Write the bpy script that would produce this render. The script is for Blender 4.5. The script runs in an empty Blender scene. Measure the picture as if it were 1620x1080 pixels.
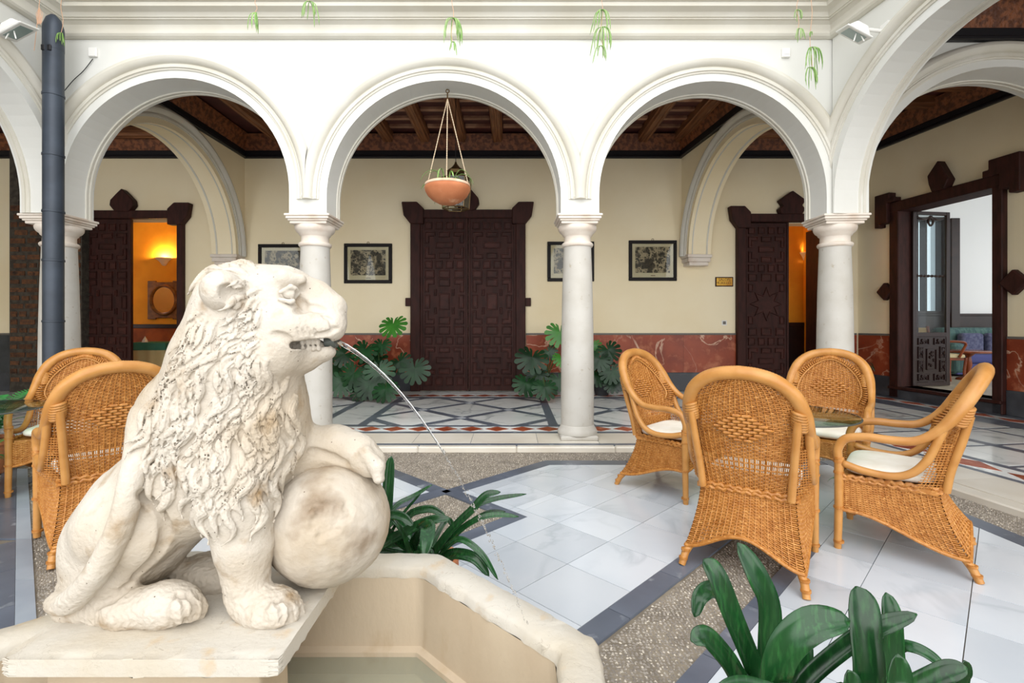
import bpy, bmesh, math, random
import numpy as np
from mathutils import Vector, Matrix
random.seed(7); RNG = np.random.default_rng(7)
SC = bpy.context.scene
COL = SC.collection
# ------------------------------------------------------------------ camera, sky, exposure
F = 780.0; CX = 810.0; CY = 512.0; CH = 1.35          # focal length and principal point for a 1620x1080 frame, eye height
cam = bpy.data.cameras.new('camera'); camo = bpy.data.objects.new('camera', cam); COL.objects.link(camo)
camo.location = (0, 0, CH); camo.rotation_euler = (math.pi/2, 0, 0)
cam.sensor_width = 36; cam.lens = F/1620*36; cam.shift_y = -28/1620; cam.clip_start = 0.05; cam.clip_end = 200
SC.camera = camo
world = bpy.data.worlds.new('overcast_sky'); SC.world = world; world.use_nodes = True
bg = world.node_tree.nodes['Background']; bg.inputs['Color'].default_value = (0.93, 0.965, 1.0, 1); bg.inputs['Strength'].default_value = 0.95
sun = bpy.data.lights.new('soft_sun', 'SUN'); sun.energy = 2.75; sun.angle = math.radians(95); sun.color = (1, 0.98, 0.95)
suno = bpy.data.objects.new('soft_sun', sun); COL.objects.link(suno); suno.rotation_euler = (math.radians(62), 0, math.radians(6))
vs = SC.view_settings; vs.view_transform = 'Standard'; vs.look = 'None'; vs.gamma = 1.0; vs.use_curve_mapping = False; vs.exposure = 0.6
# ------------------------------------------------------------------ helpers
def PW(px, py, Y): return Vector(((px-CX)/F*Y, Y, CH+(CY-py)/F*Y))
def GW(px, py, z=0.0):
    Y = F*(CH-z)/(py-CY); return Vector(((px-CX)/F*Y, Y, z))
def lin(h):
    h = h.lstrip('#'); o = []
    for i in (0, 2, 4):
        v = int(h[i:i+2], 16)/255; o.append(v/12.92 if v <= 0.04045 else ((v+0.055)/1.055)**2.4)
    return (*o, 1)
MATS = {}
def mat(name, c, rough=0.6, c2=None, s=3.0, lo=0.4, hi=0.65, c3=None, s3=14.0, lo3=0.55, hi3=0.7, vein=None, bump=0.0, bs=40.0, bd=0.01,
        rnd=0.0, metal=0.0, spec=0.5, stretch=None, sss=0, trans=0, ior=1.45, emit=None, ring=None, cell=None, rshift=0.0):
    m = bpy.data.materials.new(name); m.use_nodes = True; nt = m.node_tree; N = nt.nodes; L = nt.links
    b = N['Principled BSDF']; b.inputs['Roughness'].default_value = rough; b.inputs['Metallic'].default_value = metal
    b.inputs['Specular IOR Level'].default_value = spec; b.inputs['IOR'].default_value = ior
    if trans: b.inputs['Transmission Weight'].default_value = trans
    col = lin(c); 
    tc = N.new('ShaderNodeTexCoord'); vec = tc.outputs['Object']
    if rnd or rshift:
        oi = N.new('ShaderNodeObjectInfo')
    if rshift:
        va = N.new('ShaderNodeVectorMath'); va.operation = 'MULTIPLY_ADD'
        cx = N.new('ShaderNodeCombineXYZ')
        for k in range(3): L.new(oi.outputs['Random'], cx.inputs[k])
        va.inputs[1].default_value = (rshift, rshift*1.7, rshift*0.6); L.new(cx.outputs[0], va.inputs[0]); L.new(vec, va.inputs[2]); vec = va.outputs[0]
    if stretch:
        mp = N.new('ShaderNodeMapping'); mp.inputs['Scale'].default_value = stretch; L.new(vec, mp.inputs[0]); vec = mp.outputs[0]
    def noise(sc_, det=6, dist=0.0):
        n = N.new('ShaderNodeTexNoise'); n.inputs['Scale'].default_value = sc_; n.inputs['Detail'].default_value = det
        n.inputs['Distortion'].default_value = dist; L.new(vec, n.inputs['Vector']); return n.outputs['Fac']
    def mapr(x, a, b_):
        r = N.new('ShaderNodeMapRange'); r.inputs['From Min'].default_value = a; r.inputs['From Max'].default_value = b_; L.new(x, r.inputs['Value']); return r.outputs[0]
    def mix(fac, a, bcol):
        x = N.new('ShaderNodeMix'); x.data_type = 'RGBA'; L.new(fac, x.inputs['Factor'])
        if isinstance(a, tuple): x.inputs['A'].default_value = a
        else: L.new(a, x.inputs['A'])
        x.inputs['B'].default_value = bcol; return x.outputs['Result']
    cur = col
    if c2: cur = mix(mapr(noise(s), lo, hi), cur, lin(c2))
    if c3: cur = mix(mapr(noise(s3, 8), lo3, hi3), cur, lin(c3))
    if vein:
        vs_, vc, vw, vamt = vein
        nz = noise(vs_, 5, 0.6); su = N.new('ShaderNodeMath'); su.operation = 'SUBTRACT'; L.new(nz, su.inputs[0]); su.inputs[1].default_value = 0.5
        ab = N.new('ShaderNodeMath'); ab.operation = 'ABSOLUTE'; L.new(su.outputs[0], ab.inputs[0])
        f1 = mapr(ab.outputs[0], vw, 0.0); mu = N.new('ShaderNodeMath'); mu.operation = 'MULTIPLY'; mu.inputs[1].default_value = vamt; L.new(f1, mu.inputs[0])
        n2 = mapr(noise(vs_*0.7, 2), 0.42, 0.58); m2 = N.new('ShaderNodeMath'); m2.operation = 'MULTIPLY'; L.new(mu.outputs[0], m2.inputs[0]); L.new(n2, m2.inputs[1])
        cur = mix(m2.outputs[0], cur, lin(vc))
    if cell:
        vo = N.new('ShaderNodeTexVoronoi'); vo.inputs['Scale'].default_value = cell[0]; L.new(vec, vo.inputs['Vector'])
        cur = mix(mapr(vo.outputs['Distance'], cell[2], cell[3]), cur, lin(cell[1]))
    if rnd:
        h = N.new('ShaderNodeHueSaturation'); mr = N.new('ShaderNodeMapRange'); mr.inputs['To Min'].default_value = 1-rnd; mr.inputs['To Max'].default_value = 1+rnd*0.5
        L.new(oi.outputs['Random'], mr.inputs['Value']); L.new(mr.outputs[0], h.inputs['Value'])
        if isinstance(cur, tuple): h.inputs['Color'].default_value = cur
        else: L.new(cur, h.inputs['Color'])
        cur = h.outputs[0]
    if isinstance(cur, tuple): b.inputs['Base Color'].default_value = cur
    else: L.new(cur, b.inputs['Base Color'])
    if sss: b.inputs['Subsurface Weight'].default_value = sss; b.inputs['Subsurface Radius'].default_value = (0.02, 0.012, 0.008)
    if emit:
        b.inputs['Emission Color'].default_value = lin(emit[0]); b.inputs['Emission Strength'].default_value = emit[1]
    if bump:
        bp = N.new('ShaderNodeBump'); bp.inputs['Strength'].default_value = bump; bp.inputs['Distance'].default_value = bd
        L.new(noise(bs, 8), bp.inputs['Height']); L.new(bp.outputs[0], b.inputs['Normal'])
    MATS[name] = m; return m
def glass(name, col='#ffffff', alpha=0.12, rough=0.02):
    # thin clear pane: mostly see-through with a fresnel reflection
    m = bpy.data.materials.new(name); m.use_nodes = True; nt = m.node_tree; N = nt.nodes; L = nt.links
    for n in list(N): N.remove(n)
    o = N.new('ShaderNodeOutputMaterial'); t = N.new('ShaderNodeBsdfTransparent'); t.inputs[0].default_value = lin(col)
    g = N.new('ShaderNodeBsdfGlossy'); g.inputs['Roughness'].default_value = rough
    lw = N.new('ShaderNodeLayerWeight'); lw.inputs['Blend'].default_value = 0.5; pw = N.new('ShaderNodeMath'); pw.operation = 'POWER'; pw.inputs[1].default_value = 4.0; L.new(lw.outputs['Facing'], pw.inputs[0]); fr = N.new('ShaderNodeMath'); fr.operation = 'MULTIPLY_ADD'; fr.inputs[1].default_value = 0.75; fr.inputs[2].default_value = 0.022; L.new(pw.outputs[0], fr.inputs[0])
    mx = N.new('ShaderNodeMixShader'); L.new(fr.outputs[0], mx.inputs[0]); L.new(t.outputs[0], mx.inputs[1]); L.new(g.outputs[0], mx.inputs[2]); L.new(mx.outputs[0], o.inputs[0])
    MATS[name] = m; return m

def finish_mesh(me, smooth, angle):
    if smooth:
        me.polygons.foreach_set('use_smooth', [True]*len(me.polygons))
        if angle: me.set_sharp_from_angle(angle=math.radians(angle))
def link(name, me, material, parent=None, world=True):
    o = bpy.data.objects.new(name, me); COL.objects.link(o)
    if material is not None and len(me.materials) == 0: me.materials.append(material if not isinstance(material, str) else MATS[material])
    if parent is not None:
        o.parent = parent
        if world: o.matrix_parent_inverse = root_matrix(parent).inverted()
    return o
def root_matrix(p):
    m = Matrix.LocRotScale(p.location, p.rotation_euler, p.scale)
    if p.parent is not None: m = root_matrix(p.parent) @ p.matrix_parent_inverse @ m
    return m
def tag(o, label, cat, group=None, kind=None):
    o['label'] = label; o['category'] = cat
    if group: o['group'] = group
    if kind: o['kind'] = kind
    return o
def thing(name, label, cat, loc=(0, 0, 0), rz=0.0, group=None, kind=None):
    o = bpy.data.objects.new(name, None); COL.objects.link(o); o.empty_display_size = 0.05
    o.location = loc; o.rotation_euler = (0, 0, rz); return tag(o, label, cat, group, kind)
def np_mesh(name, V, Q):
    me = bpy.data.meshes.new(name); V = np.asarray(V, dtype=np.float32); Q = np.asarray(Q, dtype=np.int32); k = Q.shape[1]
    me.vertices.add(len(V)); me.vertices.foreach_set('co', V.ravel()); me.loops.add(Q.size); me.loops.foreach_set('vertex_index', Q.ravel())
    me.polygons.add(len(Q)); me.polygons.foreach_set('loop_start', np.arange(0, Q.size, k, dtype=np.int32))
    me.update(calc_edges=True); me.validate(); return me
def catmull(pts, n=6, closed=False):
    P = [Vector(p) for p in pts]; out = []
    for i in range(len(P)-1):
        p0 = P[i-1] if i > 0 else P[0]*2-P[1]; p1 = P[i]; p2 = P[i+1]; p3 = P[i+2] if i+2 < len(P) else P[-1]*2-P[-2]
        for k in range(n):
            t = k/n; out.append(0.5*((2*p1)+(p2-p0)*t+(2*p0-5*p1+4*p2-p3)*t*t+(3*p1-p0-3*p2+p3)*t**3))
    out.append(P[-1]); return out
class MB:
    def __init__(s): s.v = []; s.f = []
    def add(s, vs_, fs):
        n = len(s.v); s.v += [tuple(x) for x in vs_]; s.f += [tuple(i+n for i in f) for f in fs]; return s
    def box(s, x0, x1, y0, y1, z0, z1, M=None):
        v = [Vector((x, y, z)) for z in (z0, z1) for y in (y0, y1) for x in (x0, x1)]
        if M is not None: v = [M @ p for p in v]
        return s.add(v, [(0, 2, 3, 1), (4, 5, 7, 6), (0, 1, 5, 4), (2, 6, 7, 3), (0, 4, 6, 2), (1, 3, 7, 5)])
    def prism(s, poly, z0, z1, M=None, inset=0.0):
        # polygon in xy extruded along z (M maps into the world); inset shrinks the top ring for a chamfered look
        n = len(poly); cx = sum(p[0] for p in poly)/n; cy = sum(p[1] for p in poly)/n
        v = [Vector((p[0], p[1], z0)) for p in poly]
        for p in poly:
            d = math.hypot(p[0]-cx, p[1]-cy) or 1; k = max(0.0, 1-inset/d); v.append(Vector((cx+(p[0]-cx)*k, cy+(p[1]-cy)*k, z1)))
        if M is not None: v = [M @ p for p in v]
        return s.add(v, [tuple(range(n-1, -1, -1)), tuple(range(n, 2*n))]+[(i, (i+1) % n, n+(i+1) % n, n+i) for i in range(n)])
    def tube(s, pts, rad, n=8, caps=True, flat=None):
        P = [Vector(p) for p in pts]; m = len(P)
        R = rad if isinstance(rad, (list, tuple)) else [rad]*m
        T = [(P[min(i+1, m-1)]-P[max(i-1, 0)]).normalized() for i in range(m)]
        a = Vector((0, 0, 1)) if abs(T[0].z) < 0.9 else Vector((1, 0, 0)); u = T[0].cross(a).normalized(); vs_ = []
        for i in range(m):
            u = (u-T[i]*u.dot(T[i]))
            u = u.normalized() if u.length > 1e-6 else T[i].orthogonal().normalized()
            w = T[i].cross(u)
            for k in range(n):
                th = 2*math.pi*k/n; vs_.append(P[i]+(u*math.cos(th)+w*math.sin(th)*(flat or 1))*R[i])
        fs = [(i*n+k, i*n+(k+1) % n, (i+1)*n+(k+1) % n, (i+1)*n+k) for i in range(m-1) for k in range(n)]
        if caps: fs += [tuple(range(n-1, -1, -1)), tuple((m-1)*n+k for k in range(n))]
        return s.add(vs_, fs)
    def lathe(s, prof, n=24, c=(0, 0, 0), caps=True):
        v = [(c[0]+r*math.cos(2*math.pi*k/n), c[1]+r*math.sin(2*math.pi*k/n), c[2]+z) for r, z in prof for k in range(n)]; m = len(prof)
        fs = [(i*n+k, i*n+(k+1) % n, (i+1)*n+(k+1) % n, (i+1)*n+k) for i in range(m-1) for k in range(n)]
        if caps: fs += [tuple(range(n-1, -1, -1)), tuple((m-1)*n+k for k in range(n))]
        return s.add(v, fs)
    def grid(s, fn, nu, nv, closed=False):
        v = [fn(i/nu, j/nv) for j in range(nv+1) for i in range(nu+1)]
        return s.add(v, [(j*(nu+1)+i, j*(nu+1)+i+1, (j+1)*(nu+1)+i+1, (j+1)*(nu+1)+i) for j in range(nv) for i in range(nu)])
    def mesh(s, name='m', smooth=False, angle=40):
        me = bpy.data.meshes.new(name); me.from_pydata(s.v, [], s.f); me.update(); finish_mesh(me, smooth, angle); return me
    def build(s, name, material, parent=None, smooth=False, angle=40, bevel=0.0, world=True, thick=0.0, seg=1):
        o = link(name, s.mesh(name, smooth, angle), material, parent, world)
        if thick:
            md = o.modifiers.new('thickness', 'SOLIDIFY'); md.thickness = thick; md.offset = 0
        if bevel:
            md = o.modifiers.new('bevel', 'BEVEL'); md.width = bevel; md.segments = seg; md.limit_method = 'ANGLE'
        return o
def clip(poly, a, b, c):   # keep a*x+b*y <= c
    out = []; n = len(poly)
    for i in range(n):
        p, q = poly[i], poly[(i+1) % n]; dp = a*p[0]+b*p[1]-c; dq = a*q[0]+b*q[1]-c
        if dp <= 0: out.append(p)
        if (dp < 0 < dq) or (dq < 0 < dp):
            t = dp/(dp-dq); out.append((p[0]+(q[0]-p[0])*t, p[1]+(q[1]-p[1])*t))
    return out
def area(p): return abs(sum(p[i][0]*p[(i+1) % len(p)][1]-p[(i+1) % len(p)][0]*p[i][1] for i in range(len(p))))/2 if len(p) > 2 else 0
def copy_tree(o, parent=None):
    c = o.copy(); COL.objects.link(c); c.parent = parent
    for ch in list(o.children): copy_tree(ch, c)
    return c
# ------------------------------------------------------------------ materials
mat('plaster', '#dbdbd6', 0.85, '#d4d3cc', 1.2, 0.35, 0.7, bump=0.12, bs=22, bd=0.006, spec=0.2)
mat('plaster_trim', '#d5d2c8', 0.8, '#cbc6b8', 2.0, 0.35, 0.7, bump=0.10, bs=30, bd=0.004, spec=0.25)
mat('cream_wall', '#f1e4c5', 0.85, '#eadab6', 0.9, 0.35, 0.7, bump=0.08, bs=25, bd=0.004, spec=0.2)
mat('column_marble', '#c2bfb8', 0.5, '#b2ada3', 3.0, 0.4, 0.75, '#a0947f', 18, 0.64, 0.80, bump=0.10, bs=60, bd=0.004)
mat('capital_marble', '#dcd2c6', 0.5, '#c9b5a3', 5.0, 0.45, 0.75, bump=0.12, bs=50, bd=0.004)
mat('tile_white', '#cdd3da', 0.16, '#bfc7d0', 1.6, 0.35, 0.75, vein=(1.6, '#a9b2bb', 0.04, 0.5), rnd=0.14, rshift=9.0, bump=0.01, bs=200, bd=0.001)
mat('tile_grey', '#f0f2f0', 0.12, '#dde2e2', 1.4, 0.35, 0.72, vein=(2.0, '#98a0a2', 0.05, 0.7), rnd=0.14, rshift=9.0)
mat('tile_cream', '#ded8cc', 0.3, '#d0c7b8', 2.0, 0.4, 0.7, rnd=0.08, rshift=5)
mat('slate', '#555c69', 0.28, '#6a7280', 2.2, 0.4, 0.7, '#8d949c', 9, 0.62, 0.72, rnd=0.12, rshift=7)
mat('slate_light', '#8d97a3', 0.35, '#a3adb6', 2.0, 0.4, 0.7, rshift=4)
mat('slate_dark', '#34373b', 0.3, '#474b50', 3.0, 0.4, 0.7)
mat('red_tile', '#a8502f', 0.3, '#8f3f26', 5, 0.4, 0.65, '#c98463', 9, 0.6, 0.7, rnd=0.25, rshift=6)
mat('red_marble', '#99482d', 0.28, '#7a3521', 2.2, 0.35, 0.65, '#b1694a', 6.0, 0.55, 0.72, vein=(1.3, '#d8b79c', 0.012, 0.85), rshift=3, spec=0.3)
mat('black_base', '#3b3d42', 0.4, '#55585e', 3.0, 0.45, 0.75, bump=0.05, bs=30)
mat('grey_rail', '#6a6660', 0.5)
mat('mortar', '#8d8373', 0.9, '#756c5f', 8, 0.4, 0.6, bump=0.3, bs=90)
mat('pebble', '#9c948a', 0.55, '#7a7269', 30, 0.35, 0.6, '#d0c6b6', 75, 0.56, 0.64, vein=(0.9, '#4d4944', 0.012, 0.9))
mat('stone', '#c6c0b5', 0.75, '#c0b39c', 3.2, 0.42, 0.72, '#c3a780', 9.0, 0.62, 0.78, vein=(14.0, '#6b5a46', 0.006, 0.35), bump=0.35, bs=55, bd=0.006, spec=0.3)
mat('stone_lion', '#c3bbaf', 0.7, '#b3a591', 4.0, 0.42, 0.72, '#8f7654', 11.0, 0.57, 0.78, cell=(34.0, '#4a3a2c', 0.085, 0.03), bump=0.6, bs=85, bd=0.006, spec=0.3)
mat('stone_ball', '#beb5a8', 0.7, '#a8977f', 4.5, 0.42, 0.68, '#7a6650', 6.0, 0.54, 0.74, cell=(16.0, '#4a3a2c', 0.05, 0.02), bump=0.5, bs=60, bd=0.005, spec=0.3)
mat('stone_basin', '#c6b59d', 0.7, '#b39f86', 2.4, 0.40, 0.7, '#b09877', 7.0, 0.58, 0.75, bump=0.3, bs=40, bd=0.006, stretch=(1, 1, 0.45))
mat('rattan', '#c08a4b', 0.36, '#b27a3c', 9.0, 0.4, 0.65, bump=0.10, bs=60, bd=0.002, rnd=0.05)
mat('wicker', '#b97d3c', 0.42, '#a36628', 26.0, 0.4, 0.65, '#cf9754', 60, 0.55, 0.7)
mat('cushion', '#f0ece2', 0.9, '#e4ddcd', 6, 0.4, 0.7, bump=0.1, bs=300, bd=0.001, spec=0.2)
mat('door_wood', '#3c1f1a', 0.6, '#2c1713', 6, 0.4, 0.65, bump=0.15, bs=30, bd=0.003, stretch=(3, 3, 0.7), spec=0.25)
mat('door_panel', '#44231d', 0.55, '#331a15', 9, 0.4, 0.65, rnd=0.25, spec=0.25)
mat('dark_wood', '#1d1110', 0.4, '#2a1916', 5, 0.4, 0.65)
mat('beam_wood', '#99643f', 0.55, '#6e4429', 3, 0.35, 0.65, bump=0.2, bs=8, bd=0.01, stretch=(9, 0.7, 9), rnd=0.15, rshift=5)
mat('ceiling_wood', '#5b2e2a', 0.6, '#452220', 3, 0.4, 0.65)
mat('batten_wood', '#b98f74', 0.6, '#8a5e4a', 4, 0.35, 0.65, rnd=0.35, rshift=5)
mat('frieze_wood', '#8a5230', 0.5, '#5c321c', 14, 0.42, 0.58, bump=0.6, bs=26, bd=0.02)
mat('black_wood', '#15151a', 0.45)
mat('pipe_metal', '#3d4550', 0.45, '#353c46', 4, 0.4, 0.6, metal=0.2)
mat('black_metal', '#26262a', 0.5, metal=0.4)
mat('brass_metal', '#6b5638', 0.4, metal=0.8)
mat('plastic_white', '#e9e8e4', 0.45)
mat('brick', '#553a29', 0.9, '#6d472c', 14, 0.4, 0.62, '#33251d', 9, 0.55, 0.7, bump=0.6, bs=40, bd=0.01, rnd=0.35, rshift=4)
mat('brick_mortar', '#4d473e', 0.95, '#3c362f', 12, 0.4, 0.6, bump=0.5, bs=40)
mat('terracotta', '#c47e55', 0.75, '#b06a43', 4, 0.4, 0.65, '#d8a884', 7, 0.56, 0.72)
mat('terracotta_dark', '#7c4330', 0.75, '#65352a', 5, 0.4, 0.65)
mat('pot_grey', '#34363a', 0.5)
mat('soil', '#33261c', 0.95)
mat('leaf_clivia', '#1a4823', 0.24, '#123619', 5, 0.35, 0.65, '#265a2b', 30, 0.5, 0.7, rnd=0.35, rshift=3, stretch=(4, 4, 0.6))
mat('leaf_monstera', '#1a4422', 0.36, '#103016', 6, 0.4, 0.65, rnd=0.45, spec=0.4)
mat('leaf_bright', '#3f7f2c', 0.35, '#2f6a24', 6, 0.4, 0.65)
mat('leaf_fern', '#3d8f45', 0.5, '#2c7036', 8, 0.4, 0.6, rnd=0.3)
mat('leaf_spider', '#8fae66', 0.5, '#6f984a', 20, 0.4, 0.6, rnd=0.2)
mat('stem', '#4c6a3a', 0.6)
mat('stem_dry', '#c9a184', 0.8)
mat('frame_black', '#120c0b', 0.45, spec=0.2)
mat('terracotta_pale', '#ddc0a8', 0.8, '#cfa88a', 8, 0.4, 0.6)
mat('paper', '#dac4a8', 0.8, '#d0b898', 3, 0.4, 0.6)
mat('engraving', '#b39b80', 0.8, '#4a3d33', 9, 0.45, 0.56, '#2f2620', 30, 0.52, 0.6, rshift=11)
mat('brass_plate', '#c99a2e', 0.35, '#b07a1a', 8, 0.4, 0.6, metal=0.3)
mat('ink', '#5a3a06', 0.6)
mat('ochre_wall', '#eba225', 0.8, '#d98c14', 1.5, 0.4, 0.7)
mat('ochre_dark', '#a8551c', 0.7, '#7c3b14', 3, 0.4, 0.65)
mat('room_white', '#e9ecee', 0.8)
mat('room_floor', '#cfc8b6', 0.3, '#bdb4a0', 2, 0.4, 0.6)
mat('gilt', '#8a5a22', 0.4, '#6b4318', 8, 0.4, 0.6)
mat('mirror', '#e8e8e8', 0.03, metal=1.0)
mat('cloth_green', '#3f7a63', 0.85)
mat('cloth_cream', '#d7c48c', 0.85)
mat('sofa_green', '#3e5a5c', 0.85, '#52706c', 4, 0.45, 0.55, stretch=(6, 6, 0.3))
mat('sofa_blue', '#4a4f86', 0.85)
mat('cushion_blue', '#666a86', 0.9, '#4d5170', 20, 0.4, 0.6)
mat('table_wood', '#8d4422', 0.25, '#6f3218', 4, 0.4, 0.6)
mat('upholstery', '#d8c9a0', 0.8)
mat('carved_dark', '#2b1a17', 0.22, bump=0.0)
mat('chrome', '#d8dadc', 0.12, metal=1.0)
mat('lamp_lens', '#8fa09c', 0.1)
mat('lead', '#565b57', 0.5, metal=0.3)
mat('alabaster', '#f3e2c6', 0.6)
mat('rope', '#cbb79a', 0.8)
glass('clear_glass', '#f4f8f6'); glass('green_glass', '#d5e8de')
glass('window_glass', '#eef3f4')
mat('water_jet', '#ffffff', 0.02, trans=1.0, ior=1.33)
mat('water', '#e4ead8', 0.03, trans=0.75, ior=1.33)
# ------------------------------------------------------------------ plan of the courtyard
NF = 5.47; NB = 5.89; BW = 9.57; GZ = 0.05; IMP = 2.57          # north arcade faces, back wall, gallery floor, impost height
NW = Vector((-5.0, NF)); NE = Vector((3.54, NF))
UR = Vector((0.14, -1.0)).normalized(); DR = Vector((-UR.y, UR.x))     # right arcade runs slightly askew
def frame(P0, u, d):
    return Matrix(((u[0], d[0], 0, P0[0]), (u[1], d[1], 0, P0[1]), (0, 0, 1, 0), (0, 0, 0, 1)))
M_N = frame((0, NF), (1, 0), (0, 1)); M_R = frame(NE, UR, DR); M_L = frame(NW, (0, -1), (-1, 0))
def arch_pts(c, a, zs, z0, n=40):
    p = [(c-a, z0), (c-a, zs)]+[(c-a*math.cos(math.pi*i/n), zs+a*math.sin(math.pi*i/n)) for i in range(1, n)]+[(c+a, zs), (c+a, z0)]
    return p
def arcade(name, label, M, t, arches, s0, s1, zt, z0=IMP, mats='plaster', ends=True):
    mb = MB(); edges = [s0]
    def q(a, b, c, d): mb.add([M @ Vector(p) for p in (a, b, c, d)], [(0, 1, 2, 3)])
    for c, a, zs in arches:
        pts = arch_pts(c, a, zs, z0); edges += [c-a, c+a]
        for (sa, za), (sb, zb) in zip(pts, pts[1:]):
            q((sa, 0, za), (sa, t, za), (sb, t, zb), (sb, 0, zb))
            if abs(sb-sa) > 1e-6:
                q((sa, 0, za), (sb, 0, zb), (sb, 0, zt), (sa, 0, zt)); q((sb, t, zb), (sa, t, za), (sa, t, zt), (sb, t, zt))
    edges.append(s1)
    for sa, sb in zip(edges[::2], edges[1::2]):
        if sb-sa < 1e-4: continue
        q((sa, 0, z0), (sb, 0, z0), (sb, 0, zt), (sa, 0, zt)); q((sb, t, z0), (sa, t, z0), (sa, t, zt), (sb, t, zt)); q((sa, t, z0), (sb, t, z0), (sb, 0, z0), (sa, 0, z0))
    q((s0, 0, zt), (s1, 0, zt), (s1, t, zt), (s0, t, zt)); q((s0, t, z0), (s0, 0, z0), (s0, 0, zt), (s0, t, zt)); q((s1, 0, z0), (s1, t, z0), (s1, t, zt), (s1, 0, zt))
    o = mb.build(name, mats, smooth=True, angle=35); o['kind'] = 'structure'; return tag(o, label, 'wall')
PROF = [(0.085, 0.01), (0.085, -0.012), (0.103, -0.016), (0.107, -0.03), (0.132, -0.033), (0.137, -0.02), (0.15, -0.02), (0.155, -0.036),
        (0.17, -0.055), (0.19, -0.07), (0.215, -0.077), (0.24, -0.07), (0.26, -0.055), (0.278, -0.03), (0.288, -0.004), (0.29, 0.01)]
INNER = [(0.0, 0.30), (-0.014, 0.305), (-0.014, 0.325), (-0.006, 0.33), (-0.006, 0.345), (-0.02, 0.35), (-0.02, 0.38), (0.0, 0.385)]
def moulding(name, M, c, a, zs, lo, hi, prof=PROF, z0=2.74, parent=None, t=0.0, flip=False, material='plaster_trim', n=110):
    # a profile (radial offset, depth offset) swept along the arch; s is clipped to [lo, hi] so that neighbours meet in a valley
    path = [(-1, 0, z0-0.004, 2), (-1, 0, z0, 1)]+[(-math.cos(math.pi*i/n), math.sin(math.pi*i/n), zs, 0) for i in range(n+1)]+[(1, 0, z0, 1), (1, 0, z0-0.004, 2)]
    V = []; m = len(prof)
    for ex, ez, zb, dn in path:
        R_ = [(c+(a+dr)*ex, (t-dd) if flip else dd, zb+(a+dr)*ez) for dr, dd in prof]
        if dn == 2: R_ = [(s_, 0.012, z_) for s_, d_, z_ in R_]
        out = []; X = None
        for i, (s_, d_, z_) in enumerate(R_):
            if lo <= s_ <= hi: out.append((s_, d_, z_)); continue
            if X is None:
                lim = lo if s_ < lo else hi
                if i == 0: X = (lim, 0.012, z_)
                else:
                    p = R_[i-1]; q = (lim-p[0])/(s_-p[0]); X = (lim, p[1]+(d_-p[1])*q, p[2]+(z_-p[2])*q)
            out.append(X)
        V += [M @ Vector(p) for p in out]
    Fc = [(i*m+k, i*m+k+1, (i+1)*m+k+1, (i+1)*m+k) for i in range(len(path)-1) for k in range(m-1)]
    mb = MB().add(V, Fc); return mb.build(name, material, parent, smooth=True, angle=30)
COLX = [-5.21, -2.267, 0.753, 3.72]
ARN = [(-3.735, 1.262, 2.815), (-0.757, 1.30, 2.75), (2.23, 1.262, 2.78)]
wn = arcade('wall_arcade_back', 'white plaster arcade wall with three round arches on marble columns', M_N, NB-NF, ARN, -5.43, 3.96, 5.6)
for i, (c, a, zs) in enumerate(ARN):
    lo = (-5.0, -2.267, 0.753)[i]; hi = (-2.267, 0.753, 3.54)[i]
    moulding('arch_moulding', M_N, c, a, zs, lo, hi, parent=wn, z0=2.73)
    moulding('inner_moulding', M_N, c, a, zs, -9, 9, INNER, IMP, wn)
for x in COLX[1:3]:
    mb = MB()       # small stepped stop where the mouldings meet
    mb.box(x-0.10, x+0.10, NF-0.012, NF+0.01, 2.735, 2.752); mb.box(x-0.075, x+0.075, NF-0.025, NF+0.01, 2.752, 2.77); mb.prism([(x-0.05, 2.77), (x+0.05, 2.77), (x, 2.85)], -NF-0.01, -NF+0.05, Matrix(((1, 0, 0, 0), (0, 0, -1, 0), (0, 1, 0, 0), (0, 0, 0, 1))))
    mb.build('moulding_stop', 'plaster_trim', wn)
wr = arcade('wall_arcade_right', 'white plaster arcade wall on the right with a wide arch', M_R, 0.42, [(1.42, 1.38, 2.72), (4.62, 1.38, 2.72)], 0.02, 8.2, 5.6)
moulding('arch_moulding', M_R, 1.42, 1.38, 2.72, 0.0, 3.0, parent=wr, z0=2.70); moulding('inner_moulding', M_R, 1.42, 1.38, 2.72, -9, 9, INNER, IMP, wr)
moulding('arch_moulding', M_R, 4.62, 1.38, 2.72, 3.02, 6.2, parent=wr)
wl = arcade('wall_arcade_left', 'white plaster arcade wall at the left edge behind the drainpipe', M_L, 0.42, [(1.42, 1.38, 2.72), (4.62, 1.38, 2.72)], 0.02, 8.2, 5.6)
moulding('arch_moulding', M_L, 1.42, 1.38, 2.72, 0.0, 3.0, parent=wl, z0=2.70); moulding('inner_moulding', M_L, 1.42, 1.38, 2.72, -9, 9, INNER, IMP, wl)
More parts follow.
